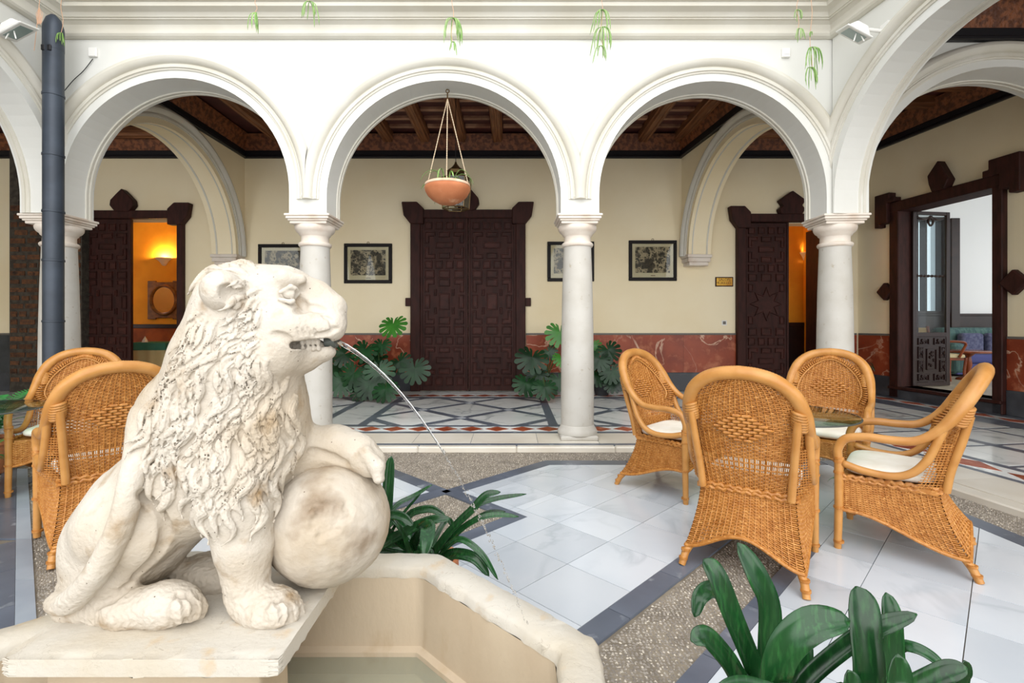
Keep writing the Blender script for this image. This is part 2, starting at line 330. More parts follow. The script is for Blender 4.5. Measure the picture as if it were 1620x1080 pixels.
# transverse arches across the galleries
uT = Vector((3.29-3.66, BW-NB)).normalized(); dT = Vector((-uT.y, uT.x))*-1
M_TL = frame((-5.19, NB), (0, 1), (-1, 0)); M_TR = frame((3.66, NB), uT, dT); M_TX = frame((3.96, 5.62), (1, 0), (0, 1))
lenT = (Vector((3.29, BW))-Vector((3.66, NB))).length
Fl = [(0.085-0.0, 0.01)]+PROF[1:]
for nm, lb, M, half, ln, th in (('wall_transverse_left', 'plaster cross arch spanning the left end of the gallery', M_TL, 1.66, BW-NB, 0.46), ('wall_transverse_right', 'plaster cross arch springing from a corbel beside the small plaque', M_TR, 1.66, lenT, 0.44)):
    c = ln-0.30-half
    w = arcade(nm, lb, M, th, [(c, half, 2.66)], 0.0, ln, 5.1, 2.6, 'cream_wall')
    moulding('arch_moulding', M, c, half, 2.66, -9, ln, PROF, 2.64, w, material='plaster_trim')
    moulding('inner_moulding', M, c, half, 2.66, -9, 99, [(0.0, 0.06), (-0.012, 0.065), (-0.012, 0.08), (0.0, 0.085)], 2.64, w); moulding('inner_moulding', M, c, half, 2.66, -9, 99, [(0.0, 0.34), (-0.012, 0.345), (-0.012, 0.37), (0.0, 0.375)], 2.64, w)
    mb = MB()
    for (e, z0_, z1_) in ((0.02, 2.60, 2.66), (0.0, 2.52, 2.60), (-0.03, 2.45, 2.52)):
        mb.box(ln-0.30-e, ln, 0.0-e, th+e, z0_, z1_, M)
    mb.build('corbel', 'capital_marble', w, bevel=0.008)
w = arcade('wall_transverse_side', 'plaster cross arch of the right gallery seen through the right arcade', M_TX, 0.46, [(1.66, 1.62, 2.66)], -0.02, 3.32, 5.1, 2.6, 'plaster')
moulding('arch_moulding', M_TX, 1.66, 1.62, 2.66, -9, 9, PROF, 2.64, w); moulding('inner_moulding', M_TX, 1.66, 1.62, 2.66, -9, 9, INNER, 2.64, w)
# cornice running round three sides, mitred at the corners
CORN = [(-0.01, 4.50), (0.02, 4.50), (0.05, 4.515), (0.065, 4.535), (0.065, 4.562), (0.035, 4.566), (0.032, 4.60), (0.045, 4.64), (0.08, 4.665), (0.10, 4.668), (0.10, 4.682), (0.115, 4.684),
        (0.118, 4.70), (0.135, 4.725), (0.17, 4.738), (0.21, 4.742), (0.21, 4.785), (0.235, 4.79), (0.235, 4.812), (0.30, 4.83), (0.33, 4.87), (0.36, 4.875), (0.36, 4.95), (-0.01, 5.0)]
path = [Vector((-5.0, -3.0)), NW, NE, NE+UR*8.2]
def offs(i, e):
    def nrm(a, b): d = (b-a).normalized(); return Vector((d.y, -d.x))
    if i == 0: return path[0]+nrm(path[0], path[1])*e
    if i == 3: return path[3]+nrm(path[2], path[3])*e
    n1 = nrm(path[i-1], path[i]); n2 = nrm(path[i], path[i+1]); b_ = (n1+n2).normalized(); return path[i]+b_*(e/b_.dot(n1))
for k, nm in enumerate(('trim_1', 'trim_2', 'trim_3')):
    mb = MB(); m = len(CORN)
    mb.add([(*offs(i, e), z) for i in (k, k+1) for e, z in CORN], [(j, j+1, m+j+1, m+j) for j in range(m-1)])
    o = mb.build(nm, 'plaster_trim', smooth=True, angle=25)
    tag(o, ('stepped plaster cornice above the left arcade', 'stepped plaster cornice running above the three arches', 'stepped plaster cornice above the right arcade')[k], 'cornice', kind='structure')
# ------------------------------------------------------------------ columns
def column(x, y, label, ang=0.0, aw=0.0):
    t = thing('column', label, 'column', (x, y, GZ), ang, 'marble columns of the arcade', 'thing')
    z = lambda v: v-GZ
    mb = MB(); mb.box(-0.21, 0.21, -0.21, 0.21, 0, z(0.10)); mb.build('plinth', 'column_marble', t, bevel=0.012, world=False)
    mb = MB(); mb.lathe([(0.225, z(0.10)), (0.228, z(0.12)), (0.215, z(0.15)), (0.20, z(0.165)), (0.195, z(0.19)), (0.187, z(0.20))], 32); mb.build('base', 'column_marble', t, True, world=False)
    mb = MB(); mb.lathe([(0.187, z(0.20)), (0.188, z(0.5)), (0.187, z(0.9)), (0.182, z(1.3)), (0.174, z(1.7)), (0.165, z(2.0)), (0.158, z(2.2)), (0.16, z(2.225))], 40); mb.build('shaft', 'column_marble', t, True, world=False)
    mb = MB(); mb.lathe([(0.16, z(2.225)), (0.172, z(2.23)), (0.18, z(2.245)), (0.18, z(2.262)), (0.168, z(2.275)), (0.152, z(2.28)), (0.15, z(2.34)), (0.157, z(2.35)), (0.17, z(2.36)), (0.175, z(2.375)),
                               (0.20, z(2.395)), (0.215, z(2.42)), (0.22, z(2.445)), (0.215, z(2.465))], 40); mb.build('capital', 'capital_marble', t, True, world=False)
    mb = MB(); w = aw
    for e, a_, b_ in ((0.205, 2.465, 2.495), (0.222, 2.495, 2.515), (0.238, 2.515, 2.545), (0.25, 2.545, IMP)): mb.box(-e-w, e+w, -e, e, z(a_), z(b_))
    mb.build('abacus', 'capital_marble', t, bevel=0.006, world=False); return t
column(COLX[0], 5.68, 'white marble corner column half hidden by the dark drainpipe', 0, 0.0)
column(COLX[1], 5.68, 'white marble column directly behind the lion\'s muzzle')
column(COLX[2], 5.68, 'white marble column standing free between the door and the wicker chairs')
column(COLX[3], 5.68, 'white marble corner column rising behind the four-chair wicker set', math.radians(-4))
# ------------------------------------------------------------------ back wall, side walls, dado
def walls_with_openings(name, label, M, s0, s1, zt, t, ops, material, z0=0.0):
    mb = MB(); cur = s0
    for a, b, lo, hi in sorted(ops):
        mb.box(cur, a, 0, t, z0, zt, M); mb.box(a, b, 0, t, hi, zt, M)
        if lo > z0: mb.box(a, b, 0, t, z0, lo, M)
        cur = b
    mb.box(cur, s1, 0, t, z0, zt, M); o = mb.build(name, material); return tag(o, label, 'wall', kind='structure')
M_B = frame((0, BW), (1, 0), (0, 1))
RW0 = Vector((8.054-0.14*BW, BW)); M_W = frame(RW0, UR, DR); SY = lambda Y: (BW-Y)*1.00975
wb = walls_with_openings('wall_back', 'cream plaster back wall of the gallery with pictures and doors', M_B, -10.6, RW0.x, 5.2, 0.3, [(-8.33, -6.45, 0.05, 3.375), (4.5, 6.35, 0.05, 3.30)], 'cream_wall')
wrt = walls_with_openings('wall_right', 'cream plaster side wall with the open doorway to the salon', M_W, 0, 9.0, 5.2, 0.3, [(SY(8.66), SY(7.153), 0.25, 3.34)], 'cream_wall')
mb = MB(); mb.box(-10.7, -10.4, -1, BW, 0, 5.2); tag(mb.build('wall_left', 'cream_wall'), 'cream plaster outer wall of the left gallery', 'wall', kind='structure')
def dado(name, label, M, spans, width=1.15):
    root = bpy.data.objects.new(name, None); COL.objects.link(root); tag(root, label, 'dado', kind='structure')
    for a, b in spans:
        MB().box(a, b, -0.032, 0, GZ, 0.405, M).build('plinth_course', 'black_base', root, bevel=0.004)
        MB().box(a, b, -0.022, 0, 1.135, 1.17, M).build('rail', 'grey_rail', root, bevel=0.004)
        n = max(1, round((b-a)/width)); w = (b-a)/n
        for k in range(n): MB().box(a+k*w+0.001, a+(k+1)*w-0.001, -0.02, 0, 0.407, 1.133, M).build('marble_slab', 'red_marble', root)
dado('baseboard_back', 'polished red marble dado with black plinth along the back wall', M_B, [(-5.19, -1.96), (0.27, 4.34), (6.45, 6.68), (-6.2, -5.65)])
dado('baseboard_left', 'dark dado strip on the back wall left of the brick pier', M_B, [(-10.4, -9.6)])
for o in [q for q in bpy.data.objects if q.parent and q.parent.name == 'baseboard_left' and q.name.startswith('marble')]: o.data.materials[0] = MATS['slate_dark']
dado('baseboard_right', 'polished red marble dado with dark plinth beside the salon doorway', M_W, [(0.03, SY(8.84)), (SY(7.03), 6.5)])
# brick pier by the left doorway
bp = bpy.data.objects.new('wall_brick_pier', None); COL.objects.link(bp); bp.location = (-8.9, 9.45, GZ); tag(bp, 'rough brick pier with wide mortar joints behind the corner column', 'pier', kind='structure')
MB().box(-9.58, -8.20, 9.40, BW, 0, 5.1).build('mortar_core', 'brick_mortar', bp)
zb = 0.25; k = 0; bricks = []
while zb < 3.6:
    x = -9.56+(0.0 if k % 2 else -0.11)
    while x < -8.24:
        w_ = random.choice((0.24, 0.28, 0.13)) ; x1 = min(x+w_, -8.22); x0 = max(x, -9.55)
        if x1-x0 > 0.06: MB().box(x0, x1, 9.385+random.uniform(-0.006, 0.008), 9.41, zb+random.uniform(-.006, .006), zb+0.085+random.uniform(-.008, .012)).build('brick', 'brick', bp)
        x = x1+random.uniform(0.035, 0.07)
    zb += 0.155; k += 1
# ------------------------------------------------------------------ ceilings
ce = bpy.data.objects.new('ceiling', None); COL.objects.link(ce); tag(ce, 'dark carved timber ceiling with beams over the galleries', 'ceiling', kind='structure')
MB().box(-10.7, 9.0, NB-0.02, 10.0, 5.03, 5.2).build('boarding', 'ceiling_wood', ce); MB().box(3.75, 9.0, -3, NB-0.02, 5.03, 5.2).build('boarding', 'ceiling_wood', ce); MB().box(-10.7, -5.3, -3, NB-0.02, 5.03, 5.2).build('boarding', 'ceiling_wood', ce)
def beam_mesh(L, w=0.20, h=0.2):   # moulded beam along +y
    p = [(-w/2, 0), (-w/2, -h*0.7), (-w*0.42, -h*0.78), (-w*0.36, -h), (-w*0.14, -h), (-w*0.10, -h*0.93), (w*0.10, -h*0.93), (w*0.14, -h), (w*0.36, -h), (w*0.42, -h*0.78), (w/2, -h*0.7), (w/2, 0)]
    n = len(p); return MB().add([(x, y, z) for y in (0, L) for x, z in p], [(i, (i+1) % n, n+(i+1) % n, n+i) for i in range(n)]).mesh('beam')
bm_y = beam_mesh(BW-NB-0.04); bm_x = beam_mesh(3.3, 0.2, 0.17); xs = [-0.28+0.70*k for k in range(-7, 6)]
for x in xs:
    if -5.1 < x < 3.35: o = link('beam', bm_y, 'beam_wood', ce, False); o.location = (x, NB+0.02, 5.04)
bt = MB().box(-0.23, 0.23, -0.045, 0.045, -0.045, 0.0).mesh('batten')
for x in xs:
    if not -5.1 < x < 3.0: continue
    y = NB+0.35
    while y < BW-0.2:
        o = link('batten', bt, 'batten_wood', ce, False); o.location = (x+0.35, y, 5.03); y += 0.36
for y in np.arange(0.6, 9.4, 0.62):
    for x0 in ((4.3+0.14*(5.4-y)*0.9) if y < 5.4 else 4.0,):
        if abs(y-5.85) < 0.35: continue
        o = link('beam', bm_x, 'beam_wood', ce, False); o.rotation_euler = (0, 0, -math.pi/2); o.location = (x0-0.3, y, 5.04)
for y in np.arange(6.2, 9.4, 0.62):
    o = link('beam', bm_x, 'beam_wood', ce, False); o.rotation_euler = (0, 0, math.pi/2); o.location = (-5.75, y, 5.04)
def frieze(M, s0, s1, zb=4.55):
    MB().box(s0, s1, -0.07, 0, zb, zb+0.05, M).box(s0, s1, -0.05, 0, zb+0.05, zb+0.15, M).build('black_moulding', 'black_wood', ce, bevel=0.012)
    mb = MB(); mb.add([M @ Vector(p) for p in ((s0, -0.03, zb+0.15), (s1, -0.03, zb+0.15), (s1, -0.14, 4.99), (s0, -0.14, 4.99), (s0, 0, zb+0.15), (s1, 0, zb+0.15), (s1, 0, 4.99), (s0, 0, 4.99))], [(0, 1, 2, 3), (4, 7, 6, 5), (3, 2, 6, 7), (0, 4, 5, 1), (0, 3, 7, 4), (1, 5, 6, 2)]).build('carved_frieze', 'frieze_wood', ce)
frieze(M_B, -10.4, -5.65); frieze(M_B, -5.19, 3.29); frieze(M_B, 3.75, RW0.x)
frieze(M_W, 0, 3.6); frieze(M_W, 4.2, 8.0); frieze(frame((-5.19, NB), (0, 1), (-1, 0)), 0, BW-NB); frieze(frame((-5.65, BW), (0, -1), (1, 0)), 0, BW-NB)
frieze(M_TR, 0, lenT); frieze(frame((3.72, BW), (0.09, -1), (-1, -0.09)), 0, 3.4); frieze(M_TX, 0, 3.3); frieze(frame((7.2, 6.08), (-1, 0), (0, -1)), 0, 3.2)
# ------------------------------------------------------------------ doors
def solid(pts_sz, M, d0, d1, name, material, parent, bevel=0.0):     # outline in (s, z) standing proud of a wall, d0 nearer the viewer
    V = [M @ Vector((s, d, z)) for d in (d1, d0) for s, z in pts_sz]; n = len(pts_sz)
    return MB().add(V, [tuple(range(n)), tuple(range(2*n-1, n-1, -1))]+[(i, n+i, n+(i+1) % n, (i+1) % n) for i in range(n)]).build(name, material, parent, bevel=bevel)
def rect(a, b, c, d): return [(a, c), (b, c), (b, d), (a, d)]
def scale_out(p, k):
    cx = sum(q[0] for q in p)/len(p); cz = sum(q[1] for q in p)/len(p); return [(cx+(x-cx)*k, cz+(z-cz)*k) for x, z in p]
def raised(parent, M, poly, d, h, chamfer=0.014, material='door_panel'):
    # carved field: a raised block with a sunk centre
    n = len(poly); cx = sum(p[0] for p in poly)/n; cz = sum(p[1] for p in poly)/n
    def ins(e):
        out = []
        for i in range(n):
            a = Vector(poly[i-1]); b = Vector(poly[i]); c = Vector(poly[(i+1) % n]); e1 = (b-a).normalized(); e2 = (c-b).normalized()
            n1 = Vector((-e1.y, e1.x)); n2 = Vector((-e2.y, e2.x)); bi = n1+n2; k = e/max(0.3, bi.dot(n1)) if bi.length > 1e-4 else 0; out.append(tuple(b+bi*k))
        return out
    r0 = poly; r1 = ins(chamfer*0.5); r2 = ins(chamfer*1.2); r3 = ins(chamfer*1.7)
    V = [M @ Vector((s, d_, z)) for r, d_ in ((r0, d), (r1, d-h), (r2, d-h), (r3, d-h*0.35)) for s, z in r]
    Fc = [(k*n+i, k*n+(i+1) % n, (k+1)*n+(i+1) % n, (k+1)*n+i) for k in range(3) for i in range(n)]+[tuple(3*n+i for i in range(n))]
    return MB().add(V, Fc).build('panel', material, parent)
def leaf_pattern(W, H, star=False):
    g = 0.035*W; P = []
    def R(x0, x1, y0, y1): P.append(rect(x0*W+g, x1*W-g, H*(1-y1), H*(1-y0)))
    def Lp(corner, x0, x1, y0, y1, t=0.42):
        xa, xb = x0*W+g, x1*W-g; za, zb_ = H*(1-y1), H*(1-y0); tx = (xb-xa)*t; tz = (zb_-za)*t
        c = {'tl': [(xa, za), (xa+tx, za), (xa+tx, zb_-tz), (xb, zb_-tz), (xb, zb_), (xa, zb_)], 'tr': [(xb-tx, za), (xb, za), (xb, zb_), (xa, zb_), (xa, zb_-tz), (xb-tx, zb_-tz)],
             'bl': [(xa, za), (xb, za), (xb, za+tz), (xa+tx, za+tz), (xa+tx, zb_), (xa, zb_)], 'br': [(xa, za), (xb, za), (xb, zb_), (xb-tx, zb_), (xb-tx, za+tz), (xa, za+tz)]}[corner]; P.append(c)
    def S4(y0, y1):
        for k in range(4): R(k/4, (k+1)/4, y0, y1)
    def R3(y0, y1): R(0, .3, y0, y1); R(.33, .67, y0, y1); R(.7, 1, y0, y1)
    def A(y0):
        Lp('tl', 0, .32, y0, y0+.07); R(.33, .67, y0, y0+.035); Lp('tr', .68, 1, y0, y0+.07); R(.2, .8, y0+.055, y0+.095) if False else R(.26, .74, y0+.062, y0+.1)
        Lp('bl', 0, .32, y0+.092, y0+.162); R(.33, .67, y0+.125, y0+.162); Lp('br', .68, 1, y0+.092, y0+.162)
    def Bk(y0):
        Lp('tl', 0, .3, y0, y0+.08); R(.33, .67, y0, y0+.045); Lp('tr', .7, 1, y0, y0+.08)
        R(.22, .36, y0+.06, y0+.1); R(.64, .78, y0+.06, y0+.1); R(.34, .66, y0+.085, y0+.185); R(0, .2, y0+.095, y0+.175); R(.8, 1, y0+.095, y0+.175)
        R(.22, .36, y0+.17, y0+.21); R(.64, .78, y0+.17, y0+.21); Lp('bl', 0, .3, y0+.19, y0+.27); R(.33, .67, y0+.225, y0+.27); Lp('br', .7, 1, y0+.19, y0+.27)
    S4(.01, .055); A(.068); S4(.24, .288); R3(.298, .345)
    if star:
        cz = H*(1-.485); cx = W/2
        for r in ((.44*W, .24*W), ):
            P.append([(cx+(r[0] if i % 2 == 0 else r[1])*math.cos(math.pi*i/8+math.pi/8*0), cz+(r[0] if i % 2 == 0 else r[1])*math.sin(math.pi*i/8)) for i in range(16)])
        R(0, .2, .36, .41); R(.8, 1, .36, .41); R(0, .2, .56, .61); R(.8, 1, .56, .61)
    else: Bk(.35)
    R3(.632, .68); S4(.692, .74); A(.755); S4(.935, .985); return P
def door_leaf(root, M, s0, W, z0, H, d, star=False, swing=None):
    LM = M @ Matrix.Translation((s0, d, z0))
    if swing: LM = LM @ Matrix.Rotation(swing, 4, 'Z')
    lf = MB().box(0, W, 0, 0.05, 0, H, LM).build('leaf', 'door_wood', root)
    b = 0.05
    for p in leaf_pattern(W-2*b, H-2*b, star): raised(lf, LM, [(x+b, z+b) for x, z in p], 0.0, 0.028)
    for a0, a1 in ((0.0, b*0.8), (W-b*0.8, W)): MB().box(a0, a1, -0.02, 0.0, 0, H, LM).build('stile', 'door_wood', lf, bevel=0.006)
    return lf
def surround(root, M, s0, s1, z0, zl, zt, jw, blk, d=-0.10):
    for a in (s0, s1-jw): MB().box(a, a+jw, d, 0.03, z0, zt-0.02, M).build('jamb', 'door_wood', root, bevel=0.012)
    MB().box(s0+jw*0.5, s1-jw*0.5, d-0.012, 0.03, zl, zt, M).build('lintel', 'door_wood', root, bevel=0.014)
    for sgn, a in ((1, s0), (-1, s1)):
        w_, h_, c_ = blk; e = a-sgn*0.16
        p = [(e, zt+0.14), (e+sgn*(w_-c_*0.9), zt+0.14), (e+sgn*w_, zt+0.02), (e+sgn*w_, zt-h_+0.14), (e+sgn*c_*1.2, zt-h_+0.14), (e+sgn*0.04, zt-h_+0.30)]
        if sgn < 0: p = p[::-1]
        solid(p, M, d-0.05, 0.0, 'corner_block', 'door_wood', root, bevel=0.012)
d1 = thing('door_1', 'closed double door of carved dark wood panels behind the hanging bowl', 'door', (-0.85, BW, GZ), kind='structure')
surround(d1, M_B, -1.955, 0.26, GZ, 3.38, 3.545, 0.19, (0.42, 0.42, 0.14))
for s in (-1.765, -0.842): door_leaf(d1, M_B, s, 0.915, GZ+0.01, 3.34, -0.055)
for s in (-2.06, 0.25): MB().box(s, s+0.115, -0.06, 0, 1.69, 1.85, M_B).build('lug', 'door_wood', d1, bevel=0.008)
def onion(cx, z0, w, h): return [(cx-w*0.28, z0), (cx+w*0.28, z0), (cx+w*0.5, z0+h*0.28), (cx+w*0.47, z0+h*0.5), (cx+w*0.22, z0+h*0.78), (cx, z0+h), (cx-w*0.22, z0+h*0.78), (cx-w*0.47, z0+h*0.5), (cx-w*0.5, z0+h*0.28)]
solid(onion(-0.86, 3.52, 0.46, 0.48), M_B, -0.14, 0, 'finial', 'door_wood', d1, 0.012)
d2 = thing('door_2', 'dark carved double door on the left opening to the ochre dining room', 'door', (-7.39, BW, GZ), kind='structure')
surround(d2, M_B, -8.45, -6.34, GZ, 3.375, 3.53, 0.11, (0.42, 0.42, 0.14)); door_leaf(d2, M_B, -8.32, 0.93, GZ+0.01, 3.32, 0.0); solid(onion(-7.48, 3.50, 0.46, 0.44), M_B, -0.14, 0, 'finial', 'door_wood', d2, 0.012)
d3 = thing('door_3', 'carved dark double door with eight-pointed star panel, one leaf ajar', 'door', (5.4, BW, GZ), kind='structure')
surround(d3, M_B, 4.335, 6.50, GZ, 3.31, 3.465, 0.17, (0.40, 0.42, 0.13)); door_leaf(d3, M_B, 4.505, 0.86, GZ+0.01, 3.25, 0.0, True); door_leaf(d3, M_B, 6.35, 0.9, GZ+0.01, 3.25, 0.1, True, math.radians(90))
solid([(5.16, 3.45), (5.56, 3.45), (5.62, 3.55), (5.56, 3.62), (5.63, 3.72), (5.38, 3.90), (5.13, 3.72), (5.20, 3.62), (5.12, 3.55)], M_B, -0.14, 0, 'finial', 'door_wood', d3, 0.012)
# doorway to the salon, on the right wall (s runs towards the camera)
sL, sR = SY(8.66), SY(7.153)
d4 = thing('door_4', 'dark wooden door surround of the open salon doorway with diamond bosses', 'door', (*(RW0+UR*(sL+sR)/2), GZ), kind='structure')
for a, b in ((sL-0.16, sL+0.02), (sR-0.02, sR+0.12)): MB().box(a, b, -0.09, 0.33, GZ, 3.36, M_W).build('jamb', 'door_wood', d4, bevel=0.012)
MB().box(sL-0.2, sR+0.16, -0.10, 0.33, 3.32, 3.50, M_W).build('lintel', 'door_wood', d4, bevel=0.014)
for p in ([(sL-0.40, 3.09), (sL-0.30, 3.09), (sL-0.30, 3.15), (sL-0.14, 3.15), (sL-0.14, 3.50), (sL+0.0, 3.50), (sL+0.0, 3.58), (sL-0.10, 3.58), (sL-0.10, 3.68), (sL-0.40, 3.68)],
          [(sR+0.38, 3.18), (sR+0.38, 3.72), (sR-0.02, 3.72), (sR-0.02, 3.58), (sR-0.10, 3.58), (sR-0.10, 3.48), (sR+0.12, 3.48), (sR+0.12, 3.26), (sR+0.24, 3.26), (sR+0.24, 3.18)]):
    solid(p, M_W, -0.15, 0, 'corner_block', 'door_wood', d4, 0.01)
sc_ = (sL+sR)/2
solid([(sc_-0.10, 3.48), (sc_+0.10, 3.48), (sc_+0.17, 3.62), (sc_, 3.96), (sc_-0.17, 3.76), (sc_-0.15, 3.62)], M_W, -0.15, 0, 'finial', 'door_wood', d4, 0.012)
for c, r in ((sL-0.26, 0.17), (sR+0.25, 0.19)): solid([(c-r, 1.93), (c, 1.93-r), (c+r, 1.93), (c, 1.93+r)], M_W, -0.10, 0, 'boss', 'door_wood', d4, 0.02)
MB().box(sL-0.16, sR+0.12, -0.12, 0.34, 0.20, 0.25, M_W).build('threshold', 'door_wood', d4, bevel=0.008); MB().box(sL-0.14, sR+0.10, -0.09, 0.3, GZ, 0.20, M_W).build('step_riser', 'black_base', d4)
# glazed carved leaf, folded into the salon
lfM = M_W @ Matrix.Translation((sL+0.05, 0.16, 0.26)) @ Matrix.Rotation(math.pi/2, 4, 'Z')      # local x runs into the salon
d5 = thing('glazed_door_leaf', 'narrow open door leaf with glass above and carved lower panel', 'door leaf', tuple(lfM.translation))
LW, LH = 0.74, 3.06
for a, b, z0, z1 in ((0, 0.07, 0, LH), (LW-0.07, LW, 0, LH), (0.07, LW-0.07, 0, 0.07), (0.07, LW-0.07, 0.86, 0.94), (0.07, LW-0.07, LH-0.06, LH)): MB().box(a, b, -0.025, 0.025, z0, z1, lfM).build('stile' if b-a < 0.1 else 'rail', 'carved_dark', d5, bevel=0.006)
MB().box(0.07, LW-0.07, -0.004, 0.004, 0.94, LH-0.06, lfM).build('glass_pane', 'window_glass', d5)
MB().box(0.07, LW-0.07, -0.012, 0.012, 0.07, 0.86, lfM).build('lower_panel', 'carved_dark', d5)
for x0, x1, z0, z1 in ((0.1, 0.32, 0.72, 0.84), (0.42, 0.64, 0.72, 0.84), (0.1, 0.32, 0.09, 0.21), (0.42, 0.64, 0.09, 0.21), (0.1, 0.20, 0.24, 0.45), (0.1, 0.20, 0.48, 0.69), (0.54, 0.64, 0.24, 0.45), (0.54, 0.64, 0.48, 0.69), (0.27, 0.47, 0.28, 0.65)):
    mb = MB(); cx_, cz_ = (x0+x1)/2, (z0+z1)/2
    for r_ in (rect(x0, x1, z0, z1),): 
        for (a, b, c, d_) in ((x0, x1, z0, z0+.014), (x0, x1, z1-.014, z1), (x0, x0+.014, z0, z1), (x1-.014, x1, z0, z1)): mb.box(a, b, -0.03, 0, c, d_, lfM)
    for q in range(7):      # acanthus scrolls
        a_ = q*0.9; px_ = cx_+(x1-x0)*0.3*math.cos(q*2.4)*(0.4+0.1*q)/1.0; pz_ = cz_+(z1-z0)*0.36*math.sin(q*2.4+0.5)
        mb.tube([lfM @ Vector((px_+0.022*math.cos(t_*1.1+a_)*(1-t_/8), -0.022, pz_+0.026*math.sin(t_*1.1+a_)*(1-t_/8))) for t_ in range(7)], [0.011-0.001*t_ for t_ in range(7)], 5)
    mb.build('carving', 'carved_dark', d5, smooth=True)
mb = MB()
for sg in (-1, 1):
    mb.tube([lfM @ Vector((LW/2+sg*(0.02+0.26*t_/8), -0.0, LH-0.09-0.05*math.sin(t_/8*math.pi))) for t_ in range(9)], 0.016, 6)
    mb.tube([lfM @ Vector((LW/2+sg*0.05*math.sin(t_/6*3), -0.0, LH-0.08-0.17*t_/6)) for t_ in range(7)], [0.026-0.002*t_ for t_ in range(7)], 6)
mb.build('swag_carving', 'carved_dark', d5, smooth=True)
mb = MB(); mb.tube([lfM @ Vector((0.07+0.6*t_/24, 0, 1.93)) for t_ in range(25)], [0.016+0.012*(t_ % 3 == 1) for t_ in range(25)], 6); mb.build('turned_bar', 'carved_dark', d5, smooth=True)
# ------------------------------------------------------------------ salon beyond the right wall
Mr = M_W
SA = 0.25
def wall_box(name, label, mb, material): return tag(mb.build(name, material), label, 'wall', kind='structure')
wall_box('floor_salon', 'pale polished floor of the salon beyond the doorway', MB().prism([(RW0.x+0.28, 11.4), (RW0.x+0.28, BW), (RW0.x+0.28+0.64, 5.0), (13.2, 5.0), (13.2, 11.4)], 0.0, SA-0.003), 'room_floor')['category'] = 'floor'
wall_box('ceiling_salon', 'white ceiling of the salon', MB().prism([(RW0.x+0.28, 13.2), (RW0.x+0.28, BW), (RW0.x+0.28+0.64, 5.0), (13.2, 5.0), (13.2, 13.2)], 4.3, 4.5), 'room_white')['category'] = 'ceiling'
M_S = frame((0, 11.2), (1, 0), (0, 1))
wsb = walls_with_openings('wall_salon_back', 'pale white wall of the salon behind the sofa', M_S, 6.72, 13.2, 4.4, 0.25, [(9.0, 9.72, 1.62, 3.7)], 'room_white')
walls_with_openings('wall_salon_far', 'white outer wall of the salon with unseen openings added for daylight', frame((13.0, 11.2), (0, -1), (1, 0)), 0, 6.3, 4.4, 0.25, [(0.3, 2.7, 0.6, 4.1), (3.2, 5.9, 0.6, 4.1)], 'room_white')  # wide openings added out of view to let daylight into the salon
walls_with_openings('wall_salon_front', 'white partition wall of the salon with unseen openings added for sunlight', frame((6.9, 5.2), (1, 0), (0, -1)), 0.75, 6.3, 4.4, 0.2, [(1.2, 3.2, 0.7, 4.0), (3.6, 5.8, 0.7, 4.0)], 'room_white')  # openings added in this unseen wall so the sun brightens the salon
MB().box(7.2, 12.98, 11.13, 11.2, SA, 1.56).build('wainscot', 'dark_wood', wsb, bevel=0.01); MB().box(7.2, 12.98, 11.10, 11.2, 1.53, 1.58).build('wainscot_rail', 'dark_wood', wsb, bevel=0.01)
wnd = thing('window_1', 'bright tall window with dark shutters at the back of the salon', 'window', (9.36, 11.25, 1.62), kind='structure')
for a, b, z0, z1 in ((8.94, 9.02, 1.56, 3.76), (9.70, 9.78, 1.56, 3.76), (9.0, 9.72, 3.68, 3.76), (9.0, 9.72, 1.56, 1.64), (9.34, 9.38, 1.64, 3.68)): MB().box(a, b, 11.14, 11.3, z0, z1).build('window_frame', 'dark_wood', wnd)
MB().box(9.0, 9.72, 11.26, 11.27, 1.64, 3.68).build('pane', 'window_glass', wnd); MB().box(9.76, 9.96, 10.95, 11.2, SA, 3.7).build('shutter', 'dark_wood', wnd, bevel=0.01)
# ------------------------------------------------------------------ ochre rooms
def room_shell(side, x0, x1, y1, z0, wall_m, low_m, zl, zr):
    M = frame((0, y1), (1, 0), (0, 1))
    o = wall_box('wall_room_'+side, 'ochre painted back wall of the room behind the %s doorway' % side, MB().box(x0, x1, y1, y1+0.2, z0, 4.2), wall_m)
    MB().box(x0, x1, y1-0.03, y1, z0, zl).build('wainscot', low_m, o); MB().box(x0, x1, y1-0.045, y1, zl, zl+zr).build('wainscot_rail', 'dark_wood', o, bevel=0.008)
    wall_box('wall_room_%s_sides' % side, 'ochre side walls of the room behind the %s doorway' % side, MB().box(x0-0.2, x0, BW+0.3, y1, z0, 4.2).box(x1, x1+0.2, BW+0.3, y1, z0, 4.2), wall_m)
    wall_box('ceiling_room_'+side, 'ceiling of the room behind the %s doorway' % side, MB().box(x0-0.2, x1+0.2, BW+0.28, y1+0.2, 4.2, 4.3), 'room_white')['category'] = 'ceiling'
    wall_box('floor_room_'+side, 'floor of the room behind the %s doorway' % side, MB().box(x0-0.2, x1+0.2, BW+0.28, y1+0.2, z0-0.15, z0), 'door_wood')['category'] = 'floor'
room_shell('left', -11.6, -6.0, 12.2, 0.18, 'ochre_wall', 'ochre_dark', 1.24, 0.10)
room_shell('centre', 4.2, 6.62, 11.2, 0.06, 'ochre_wall', 'dark_wood', 1.30, 0.08)
